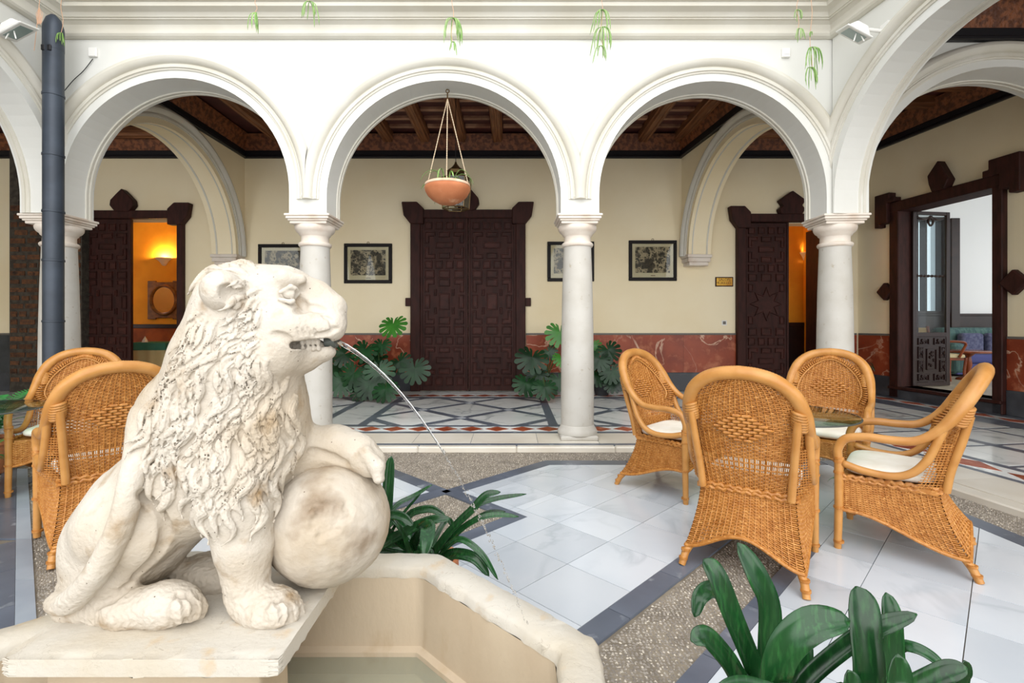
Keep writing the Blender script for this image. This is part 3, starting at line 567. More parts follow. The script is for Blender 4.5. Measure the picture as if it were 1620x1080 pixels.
# ------------------------------------------------------------------ floors
S2 = math.sqrt(2)
fl = thing('floor', 'courtyard paving of white marble squares, slate bands and pebble mosaic', 'floor', kind='structure')
MB().box(-6, 6, -3, 6.0, -0.12, -0.012).build('mortar_bed', 'mortar', fl)
SYM = -0.53
def slab(poly, z1, h, name, material, parent, g=0.0012):
    if area(poly) < 0.0008: return
    n = len(poly); cx = sum(p[0] for p in poly)/n; cy = sum(p[1] for p in poly)/n
    P = [(cx+(x-cx)*(1-g/max(0.02, math.hypot(x-cx, y-cy))), cy+(y-cy)*(1-g/max(0.02, math.hypot(x-cx, y-cy)))) for x, y in poly]
    return MB().prism(P, z1-h, z1, inset=0.0008).build(name, material, parent)
XR = lambda y: 3.10+0.03*(3.5-y)
def right_clip(p, e):  return clip(p, 1, 0.04, 3.22-e)
# regions as half-planes on the east side; the west side mirrors about x = SYM
T = 0.405; v0 = 1.335; u0 = 2.18
def reg_east(p):
    out = []
    a = clip(clip(clip(p, 1, -1, -1.888), -1, 1, 3.50), -1, -1, -2.1); out.append(right_clip(clip(a, 0, 1, 4.72), 0) if len(a) > 2 else [])
    a = clip(clip(clip(p, 1, -1, -3.50), -1, 1, 4.36), -1, -1, -3.56); out.append(right_clip(clip(a, 0, 1, 4.72), 0) if len(a) > 2 else [])
    a = clip(clip(p, -1, 1, 1.12), -1, -1, -2.35); out.append(right_clip(a, 0) if len(a) > 2 else [])
    a = clip(clip(clip(p, 1, -1, -1.12), -1, 1, 1.888), -1, -1, -4.75); out.append([('E',)]+right_clip(clip(a, 0, 1, 4.72), 0) if len(a) > 2 else [])
    return [q for q in out if len(q) > 3 and q[0] == ('E',) or len(q) > 2 and q[0] != ('E',) and area(q) > 0.002]
def bands_east():
    B = []
    def band(a, b, c, d, extra=()):   # a<=y-x<=b, c<=x+y<=d
        P = [((u-v)/2, (u+v)/2) for u, v in ((c, a), (d, a), (d, b), (c, b))]
        for e in extra: P = clip(P, *e)
        if len(P) > 2: B.append(P)
    lim = [(1, 0.04, 3.22+0.15), (0, 1, 4.87)]
    u = 3.40
    while u < 8.0: band(4.36, 4.55, u, u+0.9, lim); u += 0.9
    u = 2.1
    while u < 4.4: band(1.72, 1.888, u, u+0.7, lim); u += 0.7
    u = 2.1
    while u < 4.4: band(1.12, 1.24, u, u+0.7, lim); u += 0.7
    band(1.24, 1.72, 4.6, 4.75, lim)
    band(3.50, 4.55, 3.40, 3.56); band(3.34, 3.50, 2.45, 3.56)
    # along the far edge and along the right edge
    x = 0.32
    while x < 3.0: B.append([(x, 4.72), (min(x+0.8, 3.02), 4.72), (min(x+0.8, 3.02), 4.87), (x, 4.87)]); x += 0.8
    y = 1.2
    while y < 4.72:
        y1 = min(y+0.8, 4.87); B.append([(3.22-0.04*y, y), (3.37-0.04*y, y), (3.37-0.04*y1, y1), (3.22-0.04*y1, y1)]); y += 0.8
    return B
def mirror(p): return [(2*SYM-x, y) for x, y in p][::-1]
tiles = []
for i in range(-2, 12):
    for j in range(-12, 8):
        ua, va = u0+i*T, v0+j*T
        cell = [((u-v)/S2, (u+v)/S2) for u, v in ((ua, va), (ua+T, va), (ua+T, va+T), (ua, va+T))]
        tiles += reg_east(cell)
vis = lambda p: any(q[1] > 1.1 and abs(q[0]/q[1]) < 1.25 for q in p)
nt_ = 0
for p in tiles:
    eo = p[0] == ('E',); p = p[1:] if eo else p
    if area(p) < 0.002: continue
    for w_, q in (((0, p),) if eo else ((0, p), (1, mirror(p)))):
        if not vis(q): continue
        if w_ and all(abs(a[0]+0.9) < 1.0 and a[1] < 4.3 for a in q) and False: continue
        if w_ and sum(a[1]+a[0] for a in q)/len(q) < 0.3: q = clip(q, 1, 1, -0.16)
        if len(q) > 2: slab(q, 0.0, 0.012, 'tile', 'tile_white', fl, 0.0022); nt_ += 1
for kb, p in enumerate(bands_east()):
    for q in (p, mirror(p)):
        if q is not p and all(0.0 < a[0]+a[1] < 0.2 for a in q): q = [(a[0]-0.2, a[1]) for a in q]
        if vis(q): slab(q, 0.0002+0.00012*(kb % 9), 0.012, 'slate_band', 'slate', fl, 0.0015)
for k in range(6):
    ya = 2.6+0.5*k
    if k: slab([(-0.02-ya, ya), (-0.02-ya-0.498, ya+0.498), (-0.16-ya-0.498, ya+0.498), (-0.16-ya, ya)], 0.0006, 0.012, 'slate_band', 'slate', fl)
for k in range(6):      # pale channel strip beside the left slate band
    ya = 1.6+0.5*k; s_ = 0.0
    slab([(0.08-ya, ya), (0.08-ya-0.499, ya+0.499), (-0.019-ya-0.499, ya+0.499), (-0.019-ya, ya)], 0.001, 0.012, 'channel_strip', 'slate_light', fl)
# pebble mosaic: real stones set on edge in the mortar
def pebbles():
    n = 0; pts = []
    g = 0.0165
    xs_ = np.arange(-4.6, 3.7, g); ys_ = np.arange(1.2, 5.25, g); X, Y = np.meshgrid(xs_, ys_); X = X.ravel(); Y = Y.ravel()
    X = X+RNG.uniform(-.3, .3, X.shape)*g; Y = Y+RNG.uniform(-.3, .3, Y.shape)*g
    E = np.where(X > SYM, X, 2*SYM-X)
    v = Y-E; u = Y+E
    vw = np.where(X > SYM, 1.25, 1.15)
    white = ((v > 1.70) & (v < 3.50) & (u > 2.1) & (Y < 4.88)) | ((v >= 3.34) & (v < 4.56) & (u > 3.39) & (Y < 4.88)) | ((v < vw) & (u > 2.3) & (Y < 4.88)) | ((v >= 3.33) & (v < 3.51) & (u > 2.4)) | ((v > 1.1) & (v < 1.9) & (u > 4.6) & (Y < 4.88) & (X > SYM))
    kerbx = 3.55+0.14*(5.4-Y)-0.16
    east = (E > 3.22-0.04*Y) & (E < 3.38-0.04*Y) & (Y < 4.88)
    band_n = (Y > 4.71) & (Y < 4.88) & (E > 0.3) & (E < 3.2)
    outer = (E > 3.36-0.04*Y) | (Y > 4.88)
    ok = (outer | ~white) & ~east & ~band_n & (X < kerbx) & (Y < 5.19) & (X > -4.85)
    ok &= (np.abs(X/Y) < 1.1) & ~((np.abs(X+0.658) < 0.86) & (np.abs(Y-1.049) < 0.86))
    X = X[ok]; Y = Y[ok]; n = len(X)
    th = 0.9*np.sin(X*5.1+1.3*np.sin(Y*4.0))+RNG.uniform(-.35, .35, n); a = g*RNG.uniform(0.46, 0.62, n); b = g*RNG.uniform(0.28, 0.38, n); h = RNG.uniform(0.004, 0.008, n)
    V = np.zeros((n, 7, 3), np.float32)
    for k in range(6):
        f = 2*math.pi*k/6; lx = a*math.cos(f); ly = b*math.sin(f)
        V[:, k, 0] = X+lx*np.cos(th)-ly*np.sin(th); V[:, k, 1] = Y+lx*np.sin(th)+ly*np.cos(th); V[:, k, 2] = -0.0125
    V[:, 6, 0] = X; V[:, 6, 1] = Y; V[:, 6, 2] = -0.0115+h
    base = (np.arange(n)*7)[:, None, None]; tri = np.array([[k, (k+1) % 6, 6] for k in range(6)])[None]
    me = np_mesh('pebbles', V.reshape(-1, 3), (base+tri).reshape(-1, 3)); finish_mesh(me, True, 0)
    o = link('pebbles', me, 'pebble', fl); o['kind'] = 'stuff'; return n
NPEB = pebbles()
# raised gallery floor
gf = thing('floor_gallery', 'raised gallery floor of grey marble lattice with slate lines and red diamonds', 'floor', kind='structure')
MB().box(-10.6, 7.6, 5.3, 9.9, -0.1, GZ-0.0015).box(3.72, 8.2, -3, 5.3, -0.1, GZ-0.0015).box(-10.6, -4.95, -3, 5.3, -0.1, GZ-0.0015).build('slate_bed', 'slate', gf)
# kerb of cream slabs with a rounded nosing
x = -5.2; 
while x < 3.45:
    w_ = random.uniform(0.62, 0.74); x1 = min(x+w_, 3.45)
    slab([(x, 5.37), (x1, 5.37), (x1, 5.86), (x, 5.86)], GZ, 0.05, 'kerb_slab', 'tile_cream', gf, 0.002); x = x1
x = -5.2
while x < 3.40:
    x1 = min(x+1.05, 3.40); MB().box(x+.001, x1-.001, 5.22, 5.368, -0.05, GZ-0.004).build('kerb_nosing', 'tile_cream', gf, bevel=0.012); x = x1
s = 0.0
while s < 4.6:
    s1 = s+0.68; MB().prism([(s, -0.10), (s1-.002, -0.10), (s1-.002, 0.40), (s, 0.40)], 0, GZ, M_R).build('kerb_slab', 'tile_cream', gf); MB().box(s, s1-.002, -0.25, -0.102, -0.05, GZ-0.004, M_R).build('kerb_nosing', 'tile_cream', gf, bevel=0.012)
    if s < 3.4: MB().prism([(s, -0.10), (s1-.002, -0.10), (s1-.002, 0.42), (s, 0.42)], 0, GZ, M_L).build('kerb_slab', 'tile_cream', gf); MB().box(s, s1-.002, -0.25, -0.102, -0.05, GZ-0.004, M_L).build('kerb_nosing', 'tile_cream', gf, bevel=0.012)
    s = s1
def diamond_row(M, s0, s1, c, half, step, name='diamond_tile', skew=0):
    MB().prism([(s0, c-half), (s1, c-half), (s1, c+half), (s0, c+half)], GZ-0.006, GZ-0.0005, M).build('border_strip', 'tile_grey', gf)
    s = s0+step/2
    while s < s1:
        h = half*0.98; MB().prism([(s-step*.47, c), (s, c-h), (s+step*.47, c), (s, c+h)], GZ-0.001, GZ+0.0015, M, 0.001).build(name, 'red_tile', gf); s += step
I4 = frame((0, 0), (1, 0), (0, 1))
diamond_row(I4, -5.1, 4.4, 6.10, 0.135, 0.317); diamond_row(I4, -5.1, 3.2, 8.93, 0.14, 0.317)
def lattice(cx, cy, hx, hy, half=0.65, w=0.068):
    rng = range(-4, 5); r = w
    for i in rng:
        for j in rng:
            ua, va = (2*i-1)*half, (2*j-1)*half
            c = [((u-v)/2, (u+v)/2) for u, v in ((ua+r*1.4, va+r*1.4), (ua+2*half-r*1.4, va+r*1.4), (ua+2*half-r*1.4, va+2*half-r*1.4), (ua+r*1.4, va+2*half-r*1.4))]
            c = clip(clip(clip(clip(c, 1, 0, hx), -1, 0, hx), 0, 1, hy), 0, -1, hy)
            if len(c) > 2 and area(c) > 0.004: slab([(x+cx, y+cy) for x, y in c], GZ, 0.008, 'field_slab', 'tile_grey', gf)
            nx, ny = (ua-va)/2, (ua+va)/2
            if abs(nx) < hx-0.05 and abs(ny) < hy-0.05: slab([(nx+cx+a*w*1.1, ny+cy+b*w*1.1) for a, b in ((1, 0), (0, 1), (-1, 0), (0, -1))], GZ+0.0005, 0.006, 'node_tile', 'tile_white', gf)
PAN = [(-3.72, 1.13), (-0.70, 1.17), (2.20, 1.13)]
for cx_, hx in PAN: lattice(cx_, 7.47, hx, 1.13)
for a, b in ((-5.19, -4.97), (-2.47, -1.99), (0.59, 0.95), (3.45, 3.6)):
    y = 6.38
    while y < 8.65: slab([(a, y), (b, y), (b, min(y+1.14, 8.66)), (a, min(y+1.14, 8.66))], GZ, 0.008, 'plain_slab', 'tile_grey', gf); y += 1.14
slab([(-5.1, 9.1), (6.6, 9.1), (6.6, 9.5), (-5.1, 9.5)], GZ, 0.008, 'wall_strip', 'tile_grey', gf)
# right gallery: long grey panels, dark cross bands
sr = 0.55
MR2 = M_R
diamond_row(M_R, -0.0, 4.4, 0.62, 0.14, 0.62); diamond_row(M_W, 0.2, 5.2, -0.36, 0.13, 0.5)
for k in range(12):
    sa = -3.2+k*0.72
    for c0, c1 in ((0.86, 1.52), (1.66, 2.32), (2.40, 2.80)):
        q = [(sa+0.03, c0), (sa+0.69, c0), (sa+0.69, c1), (sa+0.03, c1)]
        MB().prism(q, GZ-0.008, GZ, M_R, 0.001).build('field_slab', 'tile_grey', gf)
for k in range(10):
    MB().prism([(-9.8+0.0, 0), (0, 0), (0, 0)], 0, 0) if False else None
for k in range(8):
    for j in range(7):
        x0 = -10.3+0.66*j; y0 = 4.6+0.66*k; slab([(x0, y0), (x0+.6, y0), (x0+.6, y0+.6), (x0, y0+.6)], GZ, 0.008, 'field_slab', 'tile_grey', gf)
# ------------------------------------------------------------------ fountain basin
FC = Vector((-0.658, 1.049)); AP = 0.899; RZ = 0.45; RWID = 0.118
def octo(ap, n=8): return [(FC.x+ap/math.cos(math.pi/8)*math.cos(math.pi/8+k*math.pi/4), FC.y+ap/math.cos(math.pi/8)*math.sin(math.pi/8+k*math.pi/4)) for k in range(n)]
fo = thing('fountain_basin', 'octagonal pale stone fountain basin holding shallow green water', 'fountain', (FC.x, FC.y, 0))
def ring(ap, z, sub=28, jit=0.0):
    o = octo(ap); P = []
    for k in range(8):
        a, b = o[k], o[(k+1) % 8]
        for q in range(sub):
            t = q/sub; j = jit*(0.5*math.sin(q*1.7+k*2.1)+0.5*math.sin(q*0.63+k)+random.uniform(-.6, .6)); P.append((a[0]+(b[0]-a[0])*t-j*math.cos(k*math.pi/4+math.pi/4), a[1]+(b[1]-a[1])*t-j*math.sin(k*math.pi/4+math.pi/4), z+random.uniform(-1, 0)*jit*0.6))
    return P
def rings(specs, sub=28):
    mb = MB(); n = 8*sub
    for sp in specs: mb.v += ring(*sp)if len(sp) == 4 else ring(*sp, sub)
    mb.f = [(k*n+i, k*n+(i+1) % n, (k+1)*n+(i+1) % n, (k+1)*n+i) for k in range(len(specs)-1) for i in range(n)]; return mb
AI = AP-RWID
rings([(AP-0.06, 0.0, 28, 0), (AP-0.06, 0.30, 28, 0.002), (AP-0.01, 0.36, 28, 0.002), (AP, 0.38, 28, 0.003), (AP, RZ-0.012, 28, 0.004), (AP-0.012, RZ, 28, 0.004), (AP-0.06, RZ, 28, 0.002), (AI+0.012, RZ-0.002, 28, 0.006), (AI, RZ-0.012, 28, 0.006), (AI-0.004, RZ-0.04, 28, 0.004)]).build('rim', 'stone', fo, True, 50)
rings([(AI-0.004, RZ-0.04, 28, 0.0), (AI-0.006, 0.25, 28, 0.001), (AI-0.008, 0.16, 28, 0.0), (AI-0.03, 0.15, 28, 0.001), (AI-0.04, 0.02, 28, 0.0)]).build('inner_wall', 'stone_basin', fo, True, 50)
mb = MB(); mb.prism(octo(AI-0.03), 0.0, 0.03); mb.build('basin_bottom', 'stone_basin', fo)
mb = MB(); R_ = octo(AI-0.032); 
mb.add([(x, y, 0.135) for x, y in R_], [tuple(range(8))]).build('water_surface', 'water', fo)
mb = MB(); mb.lathe([(0.05, 0.03), (0.05, 0.145), (0.03, 0.16)], 16, (-0.30, 1.35, 0)); mb.build('drain_standpipe', 'stone', fo, True)
# ------------------------------------------------------------------ lion plinth
PT = 0.52
lp = thing('statue_plinth', 'worn pale stone slab and pedestal carrying the lion', 'plinth', (-0.93, 1.47, 0))
def rough_box(mb, x0, x1, y0, y1, z0, z1, n=26, j=0.004):
    me = bmesh.new(); bmesh.ops.create_cube(me, size=1.0); bmesh.ops.subdivide_edges(me, edges=me.edges[:], cuts=n, use_grid_fill=True)
    vv = []
    for v in me.verts:
        x = x0+(v.co.x+.5)*(x1-x0); y = y0+(v.co.y+.5)*(y1-y0); z = z0+(v.co.z+.5)*(z1-z0)
        ne = sum((abs(abs(c)-0.5) < 1e-4) for c in v.co)
        if ne >= 2:
            k = j*(1.6+math.sin(x*31+z*7)+math.sin(y*27+x*11)+random.uniform(-1, 1.4)); x -= k*0.6*math.copysign(abs(v.co.x) > .499, v.co.x); y -= k*0.6*math.copysign(abs(v.co.y) > .499, v.co.y); z -= k*0.6*math.copysign(abs(v.co.z) > .499, v.co.z)
        vv.append((x, y, z))
    me.verts.ensure_lookup_table(); mb.add(vv, [tuple(v.index for v in f.verts) for f in me.faces]); me.free(); return mb
rough_box(MB(), -1.275, -0.578, 1.222, 1.80, PT-0.047, PT).build('slab', 'stone', lp, True, 50)
rough_box(rough_box(MB(), -1.22, -0.66, 1.29, 1.46, 0.0, PT-0.047, 14, 0.002), -1.18, -0.86, 1.44, 1.72, 0.0, PT-0.047, 14, 0.002).build('pedestal', 'stone_basin', lp, True, 50)
# ------------------------------------------------------------------ lion: signed-distance sculpt, meshed with surface nets
VX = 0.0031
LO = np.array([-1.36, 1.20, PT-0.03]); HI = np.array([-0.36, 1.82, 1.60]); DIM = np.ceil((HI-LO)/VX).astype(int)+1
AX = [LO[k]+np.arange(DIM[k])*VX for k in range(3)]
SDF = np.full(tuple(DIM), 0.3, np.float32)
def sub(c0, c1, pad):
    lo = np.maximum(((np.array(c0)-pad-LO)/VX).astype(int), 0); hi = np.minimum(((np.array(c1)+pad-LO)/VX).astype(int)+2, DIM)
    sl = tuple(slice(a, max(b, a)) for a, b in zip(lo, hi)); X, Y, Z = np.meshgrid(*[AX[k][sl[k]].astype(np.float32) for k in range(3)], indexing='ij', sparse=True); return sl, X, Y, Z
def smin(a, b, k):
    if k <= 0: return np.minimum(a, b)
    h = np.maximum(k-np.abs(a-b), 0)/k; return np.minimum(a, b)-h*h*k*0.25
def put(sl, d, k, op='u'):
    if op == 'u': SDF[sl] = smin(SDF[sl], d, k)
    else: SDF[sl] = -smin(-SDF[sl], d, k)
def ellip(c, r, k=0.03, rot=0.0, op='u', yaw=0.0):
    R = max(r)*1.05; sl, X, Y, Z = sub(c, c, R+k+0.02); x, y, z = X-c[0], Y-c[1], Z-c[2]
    ca, sa = math.cos(rot), math.sin(rot); x, z = x*ca+z*sa, -x*sa+z*ca
    if yaw: cb, sb = math.cos(yaw), math.sin(yaw); x, y = x*cb+y*sb, -x*sb+y*cb
    q = np.sqrt((x/r[0])**2+(y/r[1])**2+(z/r[2])**2); g = np.sqrt((x/r[0]**2)**2+(y/r[1]**2)**2+(z/r[2]**2)**2)+1e-6
    put(sl, (q*(q-1)/g).astype(np.float32), k, op)
def cone(a, b, ra, rb, k=0.03, op='u'):
    a = np.array(a); b = np.array(b); sl, X, Y, Z = sub(np.minimum(a, b), np.maximum(a, b), max(ra, rb)+k+0.012)
    d = b-a; L = float(d @ d)+1e-9; t = np.clip(((X-a[0])*d[0]+(Y-a[1])*d[1]+(Z-a[2])*d[2])/L, 0, 1)
    r = ra+(rb-ra)*t; put(sl, (np.sqrt((X-a[0]-d[0]*t)**2+(Y-a[1]-d[1]*t)**2+(Z-a[2]-d[2]*t)**2)-r).astype(np.float32), k, op)
def pp(px, py, Y): v = PW(px, py, Y); return np.array((v.x, v.y, v.z))
def E(px, py, Y, rx, rz, ry, k=0.03, rot=0.0, op='u', yaw=0.0): ellip(pp(px, py, Y), (rx*Y/F, ry, rz*Y/F), k, math.radians(rot), op, math.radians(yaw))
def C(pts, k=0.03, op='u'):
    for (a, b) in zip(pts, pts[1:]): cone(pp(*a[:3]), pp(*b[:3]), a[3]*a[2]/F, b[3]*b[2]/F, k, op)
YC = 1.52
def samp(G, p):
    q = np.clip((p-LO)/VX, 1, DIM-3); i = q.astype(int); f = q-i; s = 0
    for dx in (0, 1):
        for dy in (0, 1):
            for dz in (0, 1): s = s+G[i[0]+dx, i[1]+dy, i[2]+dz]*(f[0] if dx else 1-f[0])*(f[1] if dy else 1-f[1])*(f[2] if dz else 1-f[2])
    return s
# trunk and haunches
C([(385, 690, YC, 78), (300, 750, YC, 82), (238, 808, YC, 82), (200, 856, YC, 78), (155, 922, YC, 50)], 0.05)
E(330, 775, YC, 80, 62, 0.15, 0.05)
for Y1, near in ((1.425, True), (1.64, False)):
    C([(190, 830, Y1, 62), (212, 838, Y1-0.02*near, 54), (234, 843, Y1-0.02*near, 38)], 0.03)
    C([(232, 850, Y1-0.02*near, 36), (178, 905, Y1-0.02*near, 34), (120, 954, Y1, 27)], 0.03)
    f = -0.05 if near else 0.03
    C([(120, 958, Y1, 25), (200, 964, Y1+f, 27), (255, 956, Y1+f, 34)], 0.03); E(272, 955, Y1+f, 42, 31, 0.066, 0.02)
    for k, x_ in enumerate((284, 302, 311, 312)): E(x_, 966-2*k, Y1+f-0.054+0.035*k, 17, 20, 0.018, 0.012)
# tail lying along the haunch
TAIL = catmull([(232, 672, 1.415), (221, 700, 1.375), (211, 750, 1.335), (196, 815, 1.315), (174, 870, 1.305), (146, 915, 1.31), (112, 950, 1.345), (92, 952, 1.40)], 5)
for a, b in zip(TAIL, TAIL[1:]): cone(pp(*a), pp(*b), 0.031, 0.031, 0.006)
# near foreleg
C([(372, 745, 1.44, 62), (380, 800, 1.43, 50), (387, 860, 1.425, 41), (391, 935, 1.42, 33)], 0.03)
E(415, 958, 1.405, 46, 30, 0.062, 0.02); E(432, 962, 1.40, 42, 27, 0.07, 0.02)
for k, x_ in enumerate((438, 455, 464, 466)): E(x_, 972-2*k, 1.343+0.036*k, 18, 20, 0.0185, 0.012)
# raised far foreleg over the ball
C([(430, 735, 1.62, 58), (478, 716, 1.62, 40), (530, 706, 1.62, 30), (568, 714, 1.60, 27)], 0.04); C([(560, 712, 1.595, 26), (585, 730, 1.585, 24)], 0.02)
for k in range(4): C([(578, 716+3*k, 1.555+0.032*k, 12), (596, 738, 1.545+0.034*k, 12), (599, 756, 1.54+0.034*k, 9)], 0.008)
E(345, 905, 1.60, 70, 30, 0.10, 0.03)         # rock under the belly
# head
YH = 1.50
E(425, 487, YH, 66, 66, 0.125, 0.04); E(452, 468, YH, 46, 40, 0.095, 0.04)
C([(465, 500, YH, 46), (500, 505, YH, 37)], 0.03); E(510, 503, YH, 37, 33, 0.068, 0.03, 12)
C([(455, 448, YH, 22), (500, 466, YH, 19), (530, 480, YH, 14)], 0.03)                       # bridge of the nose
E(533, 486, YH, 13, 13, 0.03, 0.012); E(527, 515, YH-0.028, 20, 24, 0.04, 0.015); E(527, 515, YH+0.028, 20, 24, 0.04, 0.015)
E(480, 522, YH-0.06, 44, 26, 0.045, 0.03); E(480, 522, YH+0.06, 44, 26, 0.045, 0.03)         # upper lips
C([(440, 560, YH, 40), (480, 562, YH, 24), (508, 557, YH, 16)], 0.03); E(515, 556, YH, 16, 12, 0.035, 0.015)
E(445, 520, YH-0.095, 40, 40, 0.045, 0.03); E(430, 560, YH-0.06, 48, 40, 0.08, 0.04)           # cheek
for sg in (-1, 1):
    C([(424, 449, YH+sg*0.075, 12), (450, 440, YH+sg*0.082, 12), (476, 442, YH+sg*0.065, 9)], 0.018)   # brow
    E(460, 464, YH+sg*0.105, 19, 13, 0.035, 0.012, op='d'); E(461, 464, YH+sg*0.088, 14, 11, 0.026, 0.004)
    C([(443, 474, YH+sg*0.112, 3.5), (460, 477, YH+sg*0.112, 3.5), (478, 470, YH+sg*0.098, 3.5)], 0.006); C([(444, 462, YH+sg*0.114, 3.5), (460, 453, YH+sg*0.112, 3.5), (477, 460, YH+sg*0.10, 3.5)], 0.006)
    C([(522, 492, YH+sg*0.035, 4), (532, 499, YH+sg*0.025, 4), (533, 510, YH+sg*0.012, 3)], 0.006, 'd')       # nostril groove
C([(466, 546, YH-0.14, 7), (490, 545, YH-0.14, 8), (516, 541, YH-0.14, 6)], 0.003, 'd'); 
for yy in np.arange(YH-0.13, YH+0.14, 0.012): C([(464, 546, yy, 6.5), (490, 545, yy, 8), (518, 541, yy, 7)], 0.002, 'd')
E(490, 547, YH, 26, 12, 0.045, 0.0)                                                         # tongue and teeth core
for k, x in enumerate((478, 487, 495, 503)): E(x, 541, YH-0.055+0.004*k, 4, 6, 0.010, 0.0); E(x+1, 551, YH-0.052+0.004*k, 4, 5, 0.010, 0.0)
def skinY(px, py):
    Y = 1.22
    for _ in range(180):
        if samp(SDF, pp(px, py, Y)) < 0: return Y
        Y += 0.003
    return None
def crease(pts, r, k, depth=0.35):
    pl = catmull([(x, y, 0) for x, y in pts], 6); q = []
    for p in pl:
        Y = skinY(p.x, p.y)
        if Y is not None: q.append(pp(p.x, p.y, Y-r*(1-2*depth)))
    for a, b in zip(q, q[1:]):
        if np.linalg.norm(a-b) < 0.05: cone(a, b, r, r, k, 'd')
crease([(222, 780), (240, 796), (256, 816), (262, 840), (256, 866), (238, 890), (214, 912)], 0.007, 0.016, 0.5)   # thigh
crease([(205, 925), (180, 946), (155, 958)], 0.006, 0.012)
for x_ in (446, 459): crease([(x_-10, 950), (x_, 962), (x_+2, 984)], 0.005, 0.008)
for x_ in (293, 306): crease([(x_-12, 940), (x_, 955), (x_+1, 982)], 0.005, 0.008)
crease([(432, 530), (450, 534), (462, 545)], 0.006, 0.012); crease([(470, 492), (490, 486), (512, 490)], 0.006, 0.014); crease([(500, 530), (515, 528), (533, 520)], 0.004, 0.008)
crease([(480, 452), (474, 470), (482, 486)], 0.006, 0.014); crease([(512, 500), (522, 506), (527, 520)], 0.004, 0.006)
for k in range(4): crease([(470+9*k, 518+2*(k % 2)), (476+9*k, 530)], 0.0022, 0.003)
crease([(484, 712), (520, 722), (548, 735)], 0.008, 0.015)
BASE0 = SDF.copy()
# mane mass
E(383, 492, YH, 66, 72, 0.155, 0.05); E(372, 580, 1.51, 92, 100, 0.185, 0.06); E(352, 660, YC, 108, 98, 0.19, 0.06); E(372, 722, YC, 92, 74, 0.165, 0.05)
E(432, 660, YC, 50, 90, 0.14, 0.05); E(290, 655, YC, 58, 66, 0.14, 0.05)
for sg in (-1, 1):
    E(352, 460, YH+sg*0.140, 31, 33, 0.058, 0.008, 25); E(362, 466, YH+sg*0.19, 16, 21, 0.045, 0.006, 25, 'd')
MANE = SDF.copy()
def grad(G, p, e=0.008):
    g = np.array([samp(G, p+np.eye(3)[k]*e)-samp(G, p-np.eye(3)[k]*e) for k in range(3)]); return g/(np.linalg.norm(g)+1e-9)
def snap(p, off):
    for _ in range(3): p = p-grad(MANE, p)*(samp(MANE, p)-off)
    return p
FACE = pp(470, 505, YH)
rl = random.Random(3)
def flow(p):
    d = p-FACE; d[1] *= 0.7; d = d/(np.linalg.norm(d)+1e-6); up = max(0.0, (p[2]-1.33)/0.2)
    w = np.array((-0.18, 0.0, -1.0)); v = d*(0.55+0.8*up)+w*(1-0.7*min(1, up)); return v/np.linalg.norm(v)
seeds = []
def inside_mane(px, py):
    # outline of the mane in the side view, as a closed curve around the face
    poly = [(408, 420), (380, 416), (345, 440), (315, 495), (292, 555), (260, 610), (236, 668), (240, 715), (268, 752), (305, 785), (345, 803), (385, 800), (420, 772), (452, 735), (474, 690), (480, 640), (470, 600), (440, 588), (420, 560), (412, 500), (414, 450)]
    c = False; j = len(poly)-1
    for i in range(len(poly)):
        if (poly[i][1] > py) != (poly[j][1] > py) and px < (poly[j][0]-poly[i][0])*(py-poly[i][1])/(poly[j][1]-poly[i][1])+poly[i][0]: c = not c
        j = i
    return c
for y_ in range(421, 585, 17):
    for x_ in range(372, 420, 16):
        jx, jy = x_+rl.uniform(-4, 4)+(6 if (y_//13) % 2 else 0), y_+rl.uniform(-3, 3)
        if inside_mane(jx, jy) and ((jx-351)/33)**2+((jy-462)/37)**2 > 1: seeds.append((jx, jy, -1))
for (x_, y_) in ((316, 490), (322, 505),  (352, 424), (366, 419), (382, 417), (396, 418), (308, 505), (302, 520), (298, 535), (290, 552), (284, 566), (276, 580), (268, 596), (258, 612), (250, 628), (243, 645)): seeds.append((x_+4, y_+3, -1))
row = 0; y_ = 424
while y_ < 800:
    x_ = 232+(row % 2)*11
    while x_ < 482:
        jx, jy = x_+rl.uniform(-5, 5), y_+rl.uniform(-5, 5)
        if inside_mane(jx, jy) and ((jx-351)/33)**2+((jy-462)/37)**2 > 1:
            seeds.append((jx, jy, -1)); 
            if rl.random() < 0.45: seeds.append((jx, jy, 1))
        x_ += 25
    y_ += 29; row += 1
def lock(px, py, sg):
    # march towards the statue until the mane surface is met
    Y = 1.24 if sg < 0 else 1.80; st = 0.005*(-sg)
    for _ in range(84):
        if samp(MANE, pp(px, py, Y)) < 0.0: break
        Y += st
    else: return
    p = snap(pp(px, py, Y), 0.0); n = 14; step = rl.uniform(0.0115, 0.014); ph = 0.03*px+0.055*py+rl.uniform(-.8, .8); amp = rl.uniform(0.4, 0.8); pts = []; lat = []; nrm = []
    cheek = py < 560 and px > 360
    if cheek: n = 9; step *= 0.8
    for i in range(n):
        g = grad(MANE, p); d = flow(p); d = d-g*(d @ g); d /= np.linalg.norm(d)+1e-9; b = np.cross(g, d)
        aa = amp*math.sin(ph+i*0.62); d2 = d*math.cos(aa)+b*math.sin(aa); d2 /= np.linalg.norm(d2); lift = -0.003+0.015*(i/(n-1))**0.8
        pts.append(p+g*lift); lat.append(np.cross(g, d2)); nrm.append(g); p = snap(p+d2*step, 0.0)
    R = rl.uniform(0.0145, 0.0195)*(0.75 if cheek else 1); W_ = []
    for i in range(n):
        t0 = i/(n-1); W_.append(R*max(0.16, (1-t0**2.4)*min(1, 0.65+t0*1.6)))
    for i in range(n-1): cone(pts[i], pts[i+1], W_[i], W_[i+1], 0.0012)
    GROOVES.append((pts, lat, nrm, W_))
GROOVES = []
for sd in seeds: lock(*sd)
